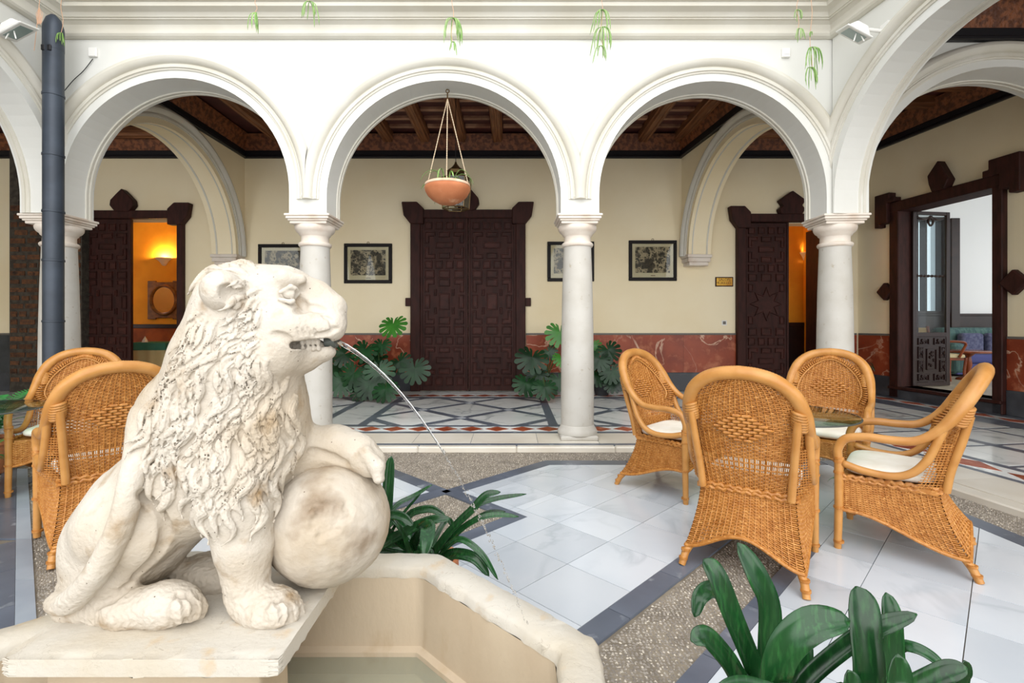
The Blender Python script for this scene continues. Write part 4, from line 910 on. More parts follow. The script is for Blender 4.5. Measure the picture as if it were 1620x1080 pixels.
for pts, lat, nrm, W_ in GROOVES:       # chisel lines along every lock
    for o_ in (-0.95, -0.5, -0.05, 0.4, 0.85):
        for i in range(0, len(pts)-2):
            h_ = math.sqrt(max(0.02, 1-o_*o_)); q0 = pts[i]+(lat[i]*o_+nrm[i]*h_)*W_[i]*1.02; q1 = pts[i+1]+(lat[i+1]*o_+nrm[i+1]*h_)*W_[i+1]*1.02
            if samp(SDF, (q0+q1)/2) > -0.0045: cone(q0, q1, 0.0026, 0.0026, 0.0012, 'd')
# crisp hair on the ears and crown
for sg in (-1, 1):
    for k in range(7):
        a = -0.9+k*0.33; cone(pp(352-6*math.cos(a), 466-8*math.sin(a), YH+sg*0.165), pp(352-25*math.cos(a), 464-26*math.sin(a), YH+sg*0.14), 0.006, 0.004, 0.003)
# flat underside on the slab
SDF[:, :, :max(1, int(round((PT-0.004-LO[2])/VX)))] = 0.05
def surface_nets(f):
    ins = f < 0; nx, ny, nz = f.shape
    cnt = np.zeros((nx-1, ny-1, nz-1), np.int8)
    for a in (0, 1):
        for b in (0, 1):
            for c in (0, 1): cnt += ins[a:nx-1+a, b:ny-1+b, c:nz-1+c]
    act = np.argwhere((cnt > 0) & (cnt < 8)); idx = np.full((nx-1, ny-1, nz-1), -1, np.int32); idx[tuple(act.T)] = np.arange(len(act))
    acc = np.zeros((len(act), 3), np.float32); num = np.zeros(len(act), np.float32); cs = [(a, b, c) for a in (0, 1) for b in (0, 1) for c in (0, 1)]
    for p in cs:
        for k in range(3):
            if p[k]: continue
            q = list(p); q[k] = 1; A = f[act[:, 0]+p[0], act[:, 1]+p[1], act[:, 2]+p[2]]; B = f[act[:, 0]+q[0], act[:, 1]+q[1], act[:, 2]+q[2]]
            m = (A < 0) != (B < 0); t = np.where(m, A/(A-B+1e-12), 0); pos = np.tile(np.array(p, np.float32), (len(act), 1)); pos[:, k] = t; acc += pos*m[:, None]; num += m
    V = LO+(act+acc/num[:, None])*VX; Q = []
    for k in range(3):
        a = [slice(None)]*3; b = [slice(None)]*3; a[k] = slice(0, -1); b[k] = slice(1, None); A = ins[tuple(a)]; B = ins[tuple(b)]; e = np.argwhere(A != B); o1, o2 = [(1, 2), (2, 0), (0, 1)][k]
        ok = (e[:, o1] > 0) & (e[:, o2] > 0) & (e[:, o1] < f.shape[o1]-1) & (e[:, o2] < f.shape[o2]-1); e = e[ok]; fl_ = A[tuple(e.T)]
        def g(d1, d2): c = e.copy(); c[:, o1] -= d1; c[:, o2] -= d2; return idx[tuple(c.T)]
        q = np.stack([g(1, 1), g(0, 1), g(0, 0), g(1, 0)], 1); q[~fl_] = q[~fl_][:, ::-1]; Q.append(q)
    return V, np.concatenate(Q)
LV, LQ = surface_nets(SDF)
li = thing('lion_statue', 'seated white stone lion spouting water, paw resting on a stone ball', 'statue', (-0.95, 1.5, PT))
rough = lambda P, f, a: a*(np.sin(P[:, 0]*f+1.7*np.sin(P[:, 2]*f*0.7))*np.sin(P[:, 1]*f*1.1+1.3*np.sin(P[:, 0]*f*0.8))*np.sin(P[:, 2]*f*0.9+2*np.sin(P[:, 1]*f*0.6)))
low = np.clip((PT+0.13-LV[:, 2])/0.05, 0, 1)[:, None]
LV = LV+np.stack([rough(LV+k*3.3, 70, 0.0011) for k in range(3)], 1)+low*np.stack([rough(LV+k*1.7, 170, 0.0022) for k in range(3)], 1)+np.stack([rough(LV+k*2.1, 33, 0.0012) for k in range(3)], 1)
me = np_mesh('lion_body', LV, LQ); finish_mesh(me, True, 0); link('lion_body', me, 'stone_lion', li)
del SDF, BASE0, MANE
BC = Vector((-0.594, 1.60, PT+0.190)); mb = MB()
bmx = bmesh.new(); bmesh.ops.create_icosphere(bmx, subdivisions=6, radius=0.196)
import mathutils.noise as mn
CH_ = (PW(520, 815, 1.41)-BC).normalized()
for v in bmx.verts:
    d = v.co.normalized(); r = 0.193+0.003*mn.noise(d*3)+0.0015*mn.noise(d*11)
    ang = (d-CH_).length+0.22*mn.noise(d*6+Vector((3, 1, 2)))+0.08*mn.noise(d*17)
    if ang < 0.30: r -= 0.011*min(1, (0.30-ang)/0.05)+0.004*mn.noise(d*24)
    v.co = BC+d*r
    if v.co.z < PT: v.co.z = PT+0.0005
mb.v = [tuple(v.co) for v in bmx.verts]; mb.f = [tuple(v.index for v in f.verts) for f in bmx.faces]; bmx.free()
mb.build('stone_ball', 'stone_ball', li, True, 0)
SP = PW(516, 541, 1.50); SE_ = PW(532, 539, 1.50)
mb = MB(); mb.tube([SP, SE_], 0.021, 14); mb.build('spout', 'lead', li, True)
# water jet: solid near the spout, thinning and breaking into drops
JET = lambda x: Vector((SE_.x+x, SE_.y-0.02*x, SE_.z-0.467*x-1.73*x*x))
wj = thing('water_jet', 'thin clear jet of water arching from the lion\'s mouth', 'water', tuple(SE_))
mb = MB(); n = 40; L_ = 0.33
mb.tube([JET(L_*i/n) for i in range(n+1)], [0.0074*(1-0.7*i/n)+0.0005*math.sin(i*1.9) for i in range(n+1)], 8); mb.build('stream', 'water_jet', wj, True)
mb = MB(); x = L_-0.005
while JET(x).z > 0.14:
    for q in range(3):
        p = JET(x)+Vector((random.uniform(-.004, .004), random.uniform(-.006, .006), random.uniform(-.006, .006))); r = random.uniform(0.0008, 0.0019); dz = (JET(x+0.01)-JET(x)).normalized()*r*2.6
        mb.tube([p-dz, p-dz*0.5, p+dz*0.6, p+dz], [r*0.2, r*0.9, r, r*0.3], 5)
    x += 0.0045
o = mb.build('droplets', 'water_jet', wj, True, 0); o['kind'] = 'stuff'
# ------------------------------------------------------------------ wicker armchairs
def strands(surf, us, vs_, amp, hw, ht, rows=True, samples=2, mask=None, phase=0):
    """one family of woven strands: for every v in vs_ a strand runs along u, bowing over and under the stakes at us"""
    V = []; Q = []; n0 = 0
    un = []
    for i in range(len(us)-1): un += [us[i]+(us[i+1]-us[i])*k/samples for k in range(samples)]
    un.append(us[-1]); un = np.array(un); idx = np.arange(len(un))/samples
    for j, v in enumerate(vs_):
        P = np.array([surf(u, v) for u in un]); e = 1e-3
        Pu = np.array([surf(min(u+e, 1), v) for u in un])-np.array([surf(max(u-e, 0), v) for u in un])
        Pv = np.array([surf(u, min(v+e, 1)) for u in un])-np.array([surf(u, max(v-e, 0)) for u in un])
        N = np.cross(Pu, Pv); N /= np.linalg.norm(N, axis=1)[:, None]+1e-12; B = Pv/(np.linalg.norm(Pv, axis=1)[:, None]+1e-12)
        off = amp*np.cos(np.pi*(idx+j+phase)); c = P+N*off[:, None]; m = len(un)
        ring_ = np.stack([c+B*hw, c+N*ht, c-B*hw, c-N*ht], 1); V.append(ring_.reshape(-1, 3))
        a = np.arange(m-1)[:, None]*4+n0; k = np.arange(4)[None]; Q.append(np.stack([a+k, a+(k+1) % 4, a+4+(k+1) % 4, a+4+k], -1).reshape(-1, 4)); n0 += m*4
    return np.concatenate(V), np.concatenate(Q)
def join(parts):
    V = []; Q = []; n = 0
    for v, q in parts: V.append(v); Q.append(q+n); n += len(v)
    return np.concatenate(V), np.concatenate(Q)
def weave(name, surf, nu, nv, parent, vskip=None, amp=0.0032, hw=0.0054, ht=0.0024, stake=0.0046, sht=0.0068):
    us = np.linspace(0, 1, nu+1); vs_ = [(k+0.5)/nv for k in range(nv)]
    if vskip: vs_ = [v for v in vs_ if not vskip(v)]
    A = strands(surf, us, vs_, amp, hw, ht)
    B = strands(lambda u, v: surf(v, u), np.linspace(0, 1, 17), us[1:-1], 0.0, stake, sht, samples=1)
    V, Q = join([A, B]); me = np_mesh(name, V, Q); finish_mesh(me, True, 0)
    o = link(name, me, 'wicker', parent, False); return o
def lerp(a, b, t): return a+(b-a)*t
def sstep(t): t = min(1, max(0, t)); return t*t*(3-2*t)
TOPZ = 0.44; BX, BY = 0.238, -0.175          # skirt top, rear corner
def side_surf(sg):
    def f(u, v):      # u front -> back, v bottom -> top
        xt, yt = lerp(0.288, BX, u), lerp(0.275, BY, u); xb, yb, zb_ = lerp(0.288, 0.292, u), lerp(0.28, -0.30, u), lerp(0.235, 0.10, sstep((u-0.12)/0.85))
        k = (1-v)**1.7; x = xt+(xb-xt)*k; y = yt+(yb-yt)*k; z = zb_+(TOPZ+0.03*math.sin(math.pi*u)*0-zb_)*v; return np.array((sg*x, y, z))
    return f
def back_surf(u, v):
    t = 2*u-1; zb_ = 0.10+0.115*(math.cos(math.pi*t)*0.5+0.5)**0.9; k = (1-v)**1.7
    return np.array((t*lerp(BX, 0.292, k), lerp(BY, -0.30, k)-0.012*(1-t*t), zb_+(TOPZ-zb_)*v))
def front_surf(u, v):
    t = 2*u-1; zb_ = 0.235+0.07*(math.cos(math.pi*t)*0.5+0.5); return np.array((t*0.275, 0.28+0.012*(1-t*t), zb_+(0.42-zb_)*v))
HOOP = [(0.290, 0.285, 0.535), (0.293, 0.285, 0.60), (0.297, 0.245, 0.665), (0.301, 0.15, 0.69), (0.305, 0.03, 0.69), (0.307, -0.07, 0.70), (0.306, -0.145, 0.745), (0.300, -0.21, 0.815), (0.283, -0.265, 0.90), (0.245, -0.315, 0.99), (0.175, -0.352, 1.055), (0.09, -0.37, 1.087), (0.0, -0.375, 1.097)]
hp = catmull(HOOP, 14); HZ = np.array([p.z for p in hp if p.y < -0.14]); HXx = np.array([p.x for p in hp if p.y < -0.14]); HYy = np.array([p.y for p in hp if p.y < -0.14])
def rest_surf(u, v):
    t = 2*u-1; ztop = 1.085
    z = lerp(TOPZ, ztop, v)
    if z > HZ[0]: w_ = float(np.interp(z, HZ, HXx)); ye = float(np.interp(z, HZ, HYy))
    else: k = (z-TOPZ)/(HZ[0]-TOPZ); w_ = lerp(BX, HXx[0], k); ye = lerp(BY, HYy[0], k)
    yc = lerp(BY-0.01, -0.378, (z-TOPZ)/(ztop-TOPZ)); a = abs(t)**2.6
    return np.array((t*w_*0.985, lerp(yc, ye, a), z))
def make_chair():
    t = thing('wicker_armchair', 'wicker armchair', 'chair', (0, 0, 0), 0, 'rattan armchairs')
    full = [Vector((p.x, p.y, p.z)) for p in hp]+[Vector((-p.x, p.y, p.z)) for p in hp[-2::-1]]
    rr = [0.024+0.012*sstep((p.z-0.72)/0.2) for p in full]; rr = [r+0.0009*(i % 2) for i, r in enumerate(rr)]
    mb = MB(); mb.tube(full, rr, 14); mb.build('arm_and_back_hoop', 'rattan', t, True, 0, world=False)
    for sg in (-1, 1):
        mb = MB(); mb.tube(catmull([(sg*0.29, 0.262, 0.515), (sg*0.297, 0.16, 0.49), (sg*0.302, 0.03, 0.485), (sg*0.305, -0.06, 0.52), (sg*0.305, -0.125, 0.60), (sg*0.302, -0.165, 0.70), (sg*0.300, -0.20, 0.80)], 6), 0.0215, 12); mb.build('lower_arm_rail', 'rattan', t, True, 0, world=False)
        mb = MB(); mb.tube([(sg*0.291, 0.287, 0.0), (sg*0.291, 0.287, 0.03), (sg*0.289, 0.282, 0.25), (sg*0.289, 0.28, 0.55)], [0.019, 0.021, 0.023, 0.026], 12); lg = mb.build('front_leg', 'rattan', t, True, world=False)
        for z in (0.035, 0.24, 0.45, 0.515, 0.538): mb = MB(); mb.tube([(sg*0.289, 0.282, z), (sg*0.289, 0.282, z+0.013)], 0.0285, 12); mb.build('binding', 'wicker', lg, True, world=False)
        mb = MB(); mb.tube([(sg*0.302, -0.338, 0.0), (sg*0.290, -0.308, 0.065), (sg*0.258, -0.26, 0.12), (sg*0.20, -0.18, 0.26)], [0.019, 0.021, 0.018, 0.014], 12); lg = mb.build('rear_leg', 'rattan', t, True, world=False)
        for z in (0.03, 0.072): k = z/0.06; mb = MB(); mb.tube([(sg*lerp(0.302, 0.292, k), lerp(-0.338, -0.312, k), z), (sg*lerp(0.302, 0.292, k), lerp(-0.338, -0.312, k), z+0.012)], 0.0245, 12); mb.build('binding', 'wicker', lg, True, world=False)
        mb = MB(); mb.tube(catmull([(sg*0.222, -0.205, 0.425), (sg*0.232, -0.225, 0.55), (sg*0.248, -0.27, 0.72), (sg*0.262, -0.30, 0.86)], 5), [0.021]*16, 10); mb.build('back_post', 'rattan', t, True, world=False)
        # wrapped joint where post meets hoop
        mb = MB()
        for q in range(7): z = 0.81+0.014*q; mb.tube([(sg*(0.262-0.0*q), lerp(-0.255, -0.285, q/6), z), (sg*0.266, lerp(-0.257, -0.287, q/6), z+0.013)], 0.043-0.0012*abs(q-3), 12)
        mb.build('wrapping', 'rattan', t, True, 0, world=False)
        weave('woven_side', side_surf(sg), 17, 34, t)
        def wing(u, v, sg=sg):      # openwork between post and arm
            z = lerp(0.44, 0.70, v); y0_ = lerp(-0.18, -0.245, v); y1_ = lerp(-0.06, -0.16, v**0.6); return np.array((sg*lerp(0.24, 0.303, u), lerp(y0_, y1_, u), z))
        weave('woven_wing', wing, 6, 18, t, hw=0.003, amp=0.0025, stake=0.003, sht=0.003)
        mb = MB(); bz = [Vector(side_surf(sg)(k/24, 0.0)) for k in range(25)]; mb.tube(bz, 0.0105, 8); mb.build('braided_edge', 'wicker', t, True, world=False)
        mb = MB(); mb.tube([Vector(side_surf(sg)(k/30, 1.0))+Vector((sg*0.006, 0, 0.006*math.sin(k*2.1))) for k in range(31)], [0.011+0.003*(k % 2) for k in range(31)], 7); mb.tube([Vector(side_surf(sg)(k/30, 0.92))+Vector((sg*0.006, 0, 0.006*math.cos(k*2.1))) for k in range(31)], [0.009+0.003*(k % 2) for k in range(31)], 7); mb.build('braid_band', 'wicker', t, True, world=False)
    weave('woven_skirt_back', back_surf, 18, 34, t); weave('woven_skirt_front', front_surf, 18, 20, t)
    for f_, nm in ((back_surf, 'braided_edge'), (front_surf, 'braided_edge')):
        mb = MB(); mb.tube([Vector(f_(k/24, 0.0)) for k in range(25)], 0.0105, 8); mb.build(nm, 'wicker', t, True, world=False)
    mb = MB()
    for z_, s_ in ((1.0, 0), (0.93, 1)): mb.tube([Vector(back_surf(k/30, z_))+Vector((0, -0.006, 0.006*math.sin(k*2.1+s_))) for k in range(31)], [0.010+0.003*((k+s_) % 2) for k in range(31)], 7)
    mb.build('braid_band', 'wicker', t, True, world=False)
    # backrest: dense weave with an open band low down
    weave('woven_back', rest_surf, 20, 64, t, vskip=lambda v: 0.17 < v < 0.29 and int(v*64) % 3 != 0, stake=0.0046)
    V, Q = strands(lambda u, v: rest_surf(v, 0.155+0.15*u), np.linspace(0, 1, 5), np.linspace(0.02, 0.98, 60), 0.0, 0.0026, 0.002, samples=1); me = np_mesh('openwork_band', V, Q); finish_mesh(me, True, 0); link('openwork_band', me, 'wicker', t, False)
    mb = MB()     # raised diamond of thick plaiting, both faces
    for r in range(-4, 5):
        m = 6-abs(r)
        for q in range(m):
            x = (q-(m-1)/2)*0.052; z = 0.795+r*0.017
            u = 0.5+x/0.62; v = (z-TOPZ)/(1.085-TOPZ); p = rest_surf(u, v)
            for sd in (-1, 1):
                c_ = Vector(p)+Vector((0, sd*0.010, 0)); w_ = 0.027; mb.tube([c_+Vector((-w_, -sd*0.006, 0)), c_+Vector((-w_*0.5, sd*0.002, 0)), c_+Vector((w_*0.5, sd*0.002, 0)), c_+Vector((w_, -sd*0.006, 0))], [0.003, 0.0085, 0.0085, 0.003], 6)
    mb.build('diamond_motif', 'wicker', t, True, world=False)
    # inner oval cord and looped border on the front of the backrest
    mb = MB(); K = 40; oval = []
    for k in range(K+1):
        a = math.pi*(-0.12+1.24*k/K); u = 0.5+0.395*math.cos(a); v = 0.52+0.40*math.sin(a); oval.append(Vector(rest_surf(u, v))+Vector((0, 0.012, 0)))
    mb.tube(oval, 0.0075, 7); mb.build('oval_cord', 'rattan', t, True, 0, world=False)
    mb = MB()
    for k in range(0, 64):
        a = math.pi*(-0.10+1.20*k/63); p0 = Vector(rest_surf(0.5+0.40*math.cos(a), 0.52+0.405*math.sin(a)))+Vector((0, 0.014, 0)); p1 = Vector(rest_surf(0.5+0.475*math.cos(a), 0.52+0.465*math.sin(a)))+Vector((0, 0.014, 0))
        mb.tube([p0, (p0+p1)/2+Vector((0, 0.010, 0)), p1], 0.0062, 6)
    mb.build('looped_border', 'wicker', t, True, 0, world=False)
    mb = MB(); mb.box(-0.262, 0.262, -0.17, 0.27, 0.405, 0.432); mb.build('seat', 'wicker', t, world=False)
    return t
def make_cushion():
    def f(u, v):
        th = 2*math.pi*u; ph = math.pi*(v-0.5); e = 0.42; c = lambda a: math.copysign(abs(math.cos(a))**e, math.cos(a)); s_ = lambda a: math.copysign(abs(math.sin(a))**e, math.sin(a))
        x = 0.245*c(ph)*c(th); y = 0.045+0.225*c(ph)*s_(th); z = 0.434+0.04+0.04*math.copysign(abs(math.sin(ph))**0.8, math.sin(ph))*(1.0); return (x, y, z+0.004*math.sin(9*x)*math.sin(8*y))
    mb = MB(); mb.grid(f, 48, 20); return mb
proto = make_chair(); cush_me = make_cushion().mesh('cushion', True, 0)
CHAIRS = [((1.395, 2.865), (0.584, 0.813), 'wicker armchair with its woven back to the camera beside the foreground leaves', 'white seat cushion on the chair turned back to camera'),
      ((1.33, 4.10), (0.66, -0.75), 'wicker armchair near the free-standing column, seen from its right side', 'white seat cushion on the chair nearest the free-standing column'),
      ((2.62, 4.12), (-0.62, -0.785), 'wicker armchair facing the camera behind the glass table and in front of the corner column', 'white seat cushion partly hidden under the right glass table'),
      ((2.372, 3.01), (-0.762, 0.648), 'wicker armchair at far right in full side profile', 'white seat cushion on the profile chair at far right'),
      ((-2.60, 3.16), (-0.765, 0.644), 'wicker armchair with its back to the camera behind the lion', 'white seat cushion of the chair behind the lion'),
      ((-3.78, 4.22), (0.42, -0.90), 'wicker armchair at the left edge in front of the drainpipe', 'white seat cushion of the chair before the drainpipe')]
for i, (c, f_, lab, clab) in enumerate(CHAIRS):
    o = proto if i == 0 else copy_tree(proto)
    o.location = (c[0], c[1], 0.0); o.rotation_euler = (0, 0, math.atan2(f_[1], f_[0])-math.pi/2); o['label'] = lab; o['group'] = 'rattan armchairs'
    k = link('seat_cushion', cush_me, 'cushion'); k.location = o.location; k.rotation_euler = o.rotation_euler; tag(k, clab, 'cushion', 'white seat cushions')
# ------------------------------------------------------------------ glass tables
def table(x, y, label, r=0.48):
    t = thing('glass_table', label, 'table', (x, y, 0), 0, 'round glass tables')
    mb = MB(); mb.lathe([(r-0.004, 0.712), (r, 0.714), (r, 0.722), (r-0.004, 0.724)], 64); mb.build('glass_top', 'green_glass', t, True, world=False)
    mb = MB(); mb.tube([(r*math.cos(2*math.pi*k/64), r*math.sin(2*math.pi*k/64), 0.718) for k in range(65)], 0.0055, 6); mb.build('glass_edge', 'lead', t, True, world=False)
    mb = MB(); mb.lathe([(0.17, 0.0), (0.17, 0.02), (0.12, 0.10), (0.085, 0.3), (0.08, 0.45), (0.11, 0.62), (0.16, 0.705), (0.16, 0.711)], 24); mb.build('woven_pedestal', 'wicker', t, True, world=False)
    mb = MB(); mb.tube([(0.125*math.cos(2*math.pi*k/24), 0.125*math.sin(2*math.pi*k/24), 0.33) for k in range(25)], 0.012, 8); mb.build('ring_brace', 'rattan', t, True, world=False)
table(1.90, 3.50, 'round glass-topped table between the four wicker chairs'); table(-4.02, 3.60, 'round glass-topped table cut by the left picture edge')
# ------------------------------------------------------------------ plants
def strap_mesh(pts, width, face, name='leaf', taper=0.25, fold=0.18, n=6):
    P = catmull(pts, n); m = len(P); V = []
    for i, p in enumerate(P):
        t = (P[min(i+1, m-1)]-P[max(i-1, 0)]).normalized(); s = t.cross(face); s = s.normalized() if s.length > 1e-4 else Vector((1, 0, 0)); nn = s.cross(t)
        k = i/(m-1); w = width*min(1, 0.55+1.6*k)*(1-max(0, (k-(1-taper))/taper)**2)**0.5 if k < 1 else width*0.04; w = max(w, width*0.04)
        for a in (-1, -0.5, 0, 0.5, 1): V.append(p+s*(a*w/2)+nn*(abs(a)**1.5*w*fold))
    mb = MB().add(V, [(i*5+k, i*5+k+1, (i+1)*5+k+1, (i+1)*5+k) for i in range(m-1) for k in range(4)]); return mb.mesh(name, True, 0)
def strap_leaf(root, pts, width, material='leaf_clivia', face=None, **kw):
    f_ = face or Vector((0, -0.8, 0.6)); o = link('leaf', strap_mesh(pts, width, f_, **kw), material, root)
    md = o.modifiers.new('thickness', 'SOLIDIFY'); md.thickness = 0.0016; return o
def pot(root, x, y, r, h, material, z=0.0, soil=True):
    mb = MB(); mb.lathe([(r*0.70, z), (r*0.94, z+h*0.80), (r*0.94, z+h*0.82), (r*1.04, z+h*0.83), (r*1.04, z+h), (r*0.92, z+h), (r*0.90, z+h*0.9)], 28, (x, y, 0), caps=False); mb.lathe([(0.001, z+0.001), (r*0.70, z)], 28, (x, y, 0), caps=False); mb.build('pot', material, root, True)
    if soil: mb = MB(); mb.lathe([(r*0.90, z+h*0.9), (r*0.5, z+h*0.93), (0.001, z+h*0.94)], 20, (x, y, 0), caps=False); mb.build('soil', 'soil', root, True)
# foreground clivia
B0 = Vector((0.64, 1.02, 0.40))
cl = thing('clivia_plant', 'potted clivia with broad dark strap leaves in the right foreground', 'plant', (B0.x, B0.y, 0))
pot(cl, B0.x, B0.y, 0.17, 0.42, 'terracotta')
CLV = [([(1219, 1085, .98), (1215, 965, .98), (1196, 912, .98), (1167, 858, .99)], 37), ([(1197, 1085, .95), (1190, 1055, .95), (1158, 976, .93), (1131, 908, .93), (1113, 884, .94)], 34),
       ([(1200, 1075, 1.06), (1165, 985, 1.08), (1132, 935, 1.06), (1108, 942, 1.04), (1099, 976, 1.02)], 25), ([(1178, 1085, .90), (1147, 1040, .88), (1115, 1007, .86), (1093, 1013, .85)], 32),
       ([(1222, 1085, .90), (1238, 1026, .88), (1283, 987, .87), (1345, 981, .87)], 50), ([(1367, 1085, .92), (1365, 1001, .93), (1362, 960, .94), (1355, 927, .95)], 49),
       ([(1409, 1075, 1.02), (1410, 1020, 1.03), (1408, 975, 1.03), (1402, 937, 1.04)], 33), ([(1268, 1085, 1.03), (1341, 1018, 1.02), (1391, 990, 1.0), (1451, 971, .98)], 27),
       ([(1385, 1070, 1.08), (1418, 1026, 1.08), (1445, 1024, 1.06), (1478, 1042, 1.04), (1504, 1074, 1.02)], 17), ([(1425, 1095, .92), (1470, 1072, .90), (1500, 1060, .89), (1530, 1056, .88)], 30),
       ([(1416, 1110, .86), (1419, 1075, .86), (1420, 1034, .86)], 40), ([(1262, 1085, 1.08), (1265, 1025, 1.09), (1256, 985, 1.1)], 36), ([(1340, 1110, .85), (1345, 1082, .85), (1342, 1060, .85)], 30),
       ([(1500, 1095, .98), (1520, 1065, .97), (1526, 1045, .96)], 26), ([(1240, 1110, .84), (1180, 1090, .82), (1130, 1095, .80)], 36), ([(1450, 1120, .9), (1475, 1100, .9), (1480, 1085, .9)], 30)]
for i, (pts, w) in enumerate(CLV):
    W = [PW(*p) for p in pts]; a0 = 0.7*i; b = B0+Vector((0.05*math.cos(a0), 0.05*math.sin(a0), 0.0)); mid = b.lerp(W[0], 0.55)+Vector((0, 0, 0.05))
    strap_leaf(cl, [b, mid]+W, w/F*pts[-2][2])
# clivia behind the fountain rim
B1 = Vector((-0.40, 2.26, 0.27))
c2 = thing('clivia_plant', 'clivia with arching strap leaves growing behind the fountain rim', 'plant', (B1.x, B1.y, 0)); pot(c2, B1.x, B1.y, 0.15, 0.28, 'terracotta')
CL2 = [([(606, 863, 2.25), (612, 812, 2.25), (616, 751, 2.27), (619, 721, 2.28)], 18), ([(610, 860, 2.3), (616, 818, 2.32), (630, 797, 2.35), (655, 784, 2.38), (684, 766, 2.4)], 8), ([(612, 862, 2.35), (632, 820, 2.38), (668, 777, 2.4)], 5),
       ([(640, 862, 2.2), (600, 830, 2.1), (615, 815, 2.08), (637, 818, 2.06), (654, 832, 2.05)], 14), ([(640, 880, 2.18), (600, 868, 2.14), (640, 842, 2.12), (682, 823, 2.1), (713, 820, 2.1)], 15), ([(655, 868, 2.2), (664, 845, 2.1), (677, 833, 2.04), (676, 852, 1.98), (671, 880, 1.93)], 21),
       ([(690, 872, 2.3), (712, 838, 2.32), (750, 802, 2.34), (783, 789, 2.36), (833, 781, 2.38)], 9), ([(688, 872, 2.2), (712, 840, 2.2), (747, 806, 2.2), (769, 783, 2.2), (792, 778, 2.2)], 12), ([(700, 872, 2.25), (722, 843, 2.22), (753, 822, 2.2), (783, 814, 2.2), (821, 817, 2.2)], 9),
       ([(700, 876, 2.4), (720, 847, 2.4), (745, 826, 2.4), (773, 811, 2.4), (800, 809, 2.4)], 9), ([(695, 880, 2.2), (708, 864, 2.12), (730, 853, 2.06), (762, 876, 2.02), (788, 917, 2.0)], 9), ([(690, 885, 2.2), (705, 880, 2.14), (725, 876, 2.08), (752, 884, 2.04), (774, 911, 2.02)], 16),
       ([(665, 872, 2.35), (645, 820, 2.38), (678, 805, 2.36), (705, 816, 2.34)], 13), ([(650, 875, 2.1), (640, 848, 2.08), (628, 828, 2.07), (617, 818, 2.07)], 7), ([(670, 875, 2.3), (640, 835, 2.34), (622, 825, 2.36), (600, 850, 2.36)], 12), ([(680, 870, 2.3), (700, 830, 2.36), (712, 824, 2.38), (722, 850, 2.38)], 9)]
for i, (pts, w) in enumerate(CL2):
    W = [PW(*p) for p in pts]; a0 = 0.9*i; b = B1+Vector((0.05*math.cos(a0), 0.05*math.sin(a0), 0)); strap_leaf(c2, [b, b.lerp(W[0], 0.6)+Vector((0, 0, 0.02))]+W, w/F*2.2)
# monstera
def monstera_mesh(seed):
    r = random.Random(seed); mb = MB(); V = []; 
    def R(th): a = abs(th); return (0.52+0.10*math.cos(a)-0.05*math.cos(2*a))*(1 if a < 2.5 else max(0.35, 1-(a-2.5)*0.75))
    for sg in (-1, 1):
        nl = 7; tot = 2.95
        for i in range(nl):
            t0 = tot*i/nl; t1 = tot*(i+1)/nl; rin = 0.42+0.1*r.random() if i > 0 else 0.7
            def pt(th, rad):
                rr = R(th)*rad; x = sg*rr*math.sin(th); y = rr*math.cos(th); return (x*0.95, y, -0.22*(x*x+0.5*y*y)+0.05*abs(x)-0.02*math.sin(3*th)*rad)
            K = 4; g = 0.13*(t1-t0)
            base = len(mb.v); cols = []
            for k in range(K+1):
                th = t0+(t1-t0)*k/K; tf = t0+g+(t1-t0-2*g)*k/K; cur = 1-0.10*abs(2*k/K-1)**2
                cols.append([pt(th, 0.0), pt(th, rin*0.5), pt(th, rin), pt(lerp(th, tf, 0.8)+0.03, lerp(rin, cur, 0.45)), pt(tf+0.05, cur)])
            vs_ = [p for c in cols for p in c]; mb.add(vs_, [(k*5+j, k*5+j+1, (k+1)*5+j+1, (k+1)*5+j) if sg > 0 else (k*5+j, (k+1)*5+j, (k+1)*5+j+1, k*5+j+1) for k in range(K) for j in range(4)])
    return mb.mesh('leaf', True, 0)
MON = [monstera_mesh(k) for k in range(3)]
def place_leaf(root, pos, normal, tip, size, me, material):
    n = normal.normalized(); y = (tip-n*tip.dot(n)).normalized(); x = y.cross(n); o = bpy.data.objects.new('leaf', me.copy()); COL.objects.link(o)
    o.data.materials.clear(); o.data.materials.append(MATS[material]); o.parent = root; M = Matrix(((x.x*size, y.x*size, n.x*size, pos.x), (x.y*size, y.y*size, n.y*size, pos.y), (x.z*size, y.z*size, n.z*size, pos.z), (0, 0, 0, 1)))
    o.data.transform(M); o.matrix_parent_inverse = root_matrix(root).inverted(); return o
def monstera(label, base, r, h, potm, leaves):
    root = thing('monstera_plant', label, 'plant', base); pot(root, base[0], base[1], r, h, potm, base[2]); top = Vector((base[0], base[1], base[2]+h*0.92)); rm = random.Random(int(abs(base[0])*100))
    for i, (px, py, Y, s, tipx, tipz, bright) in enumerate(leaves):
        p = PW(px, py, Y); nrm = Vector((rm.uniform(-.3, .3), -1, rm.uniform(0.25, 0.7))); lf = place_leaf(root, p, nrm, Vector((tipx, -0.25, tipz)), s, MON[i % 3], 'leaf_bright' if bright else 'leaf_monstera')
        mid = top.lerp(p, 0.55)+Vector((rm.uniform(-.05, .05), 0.05, 0.10)); mb = MB(); mb.tube(catmull([top+Vector((rm.uniform(-.04, .04), rm.uniform(-.04, .04), 0)), mid, p+Vector((0, 0.02, 0))], 5), [0.011]*11, 6); mb.build('petiole', 'stem', root, True)
    return root
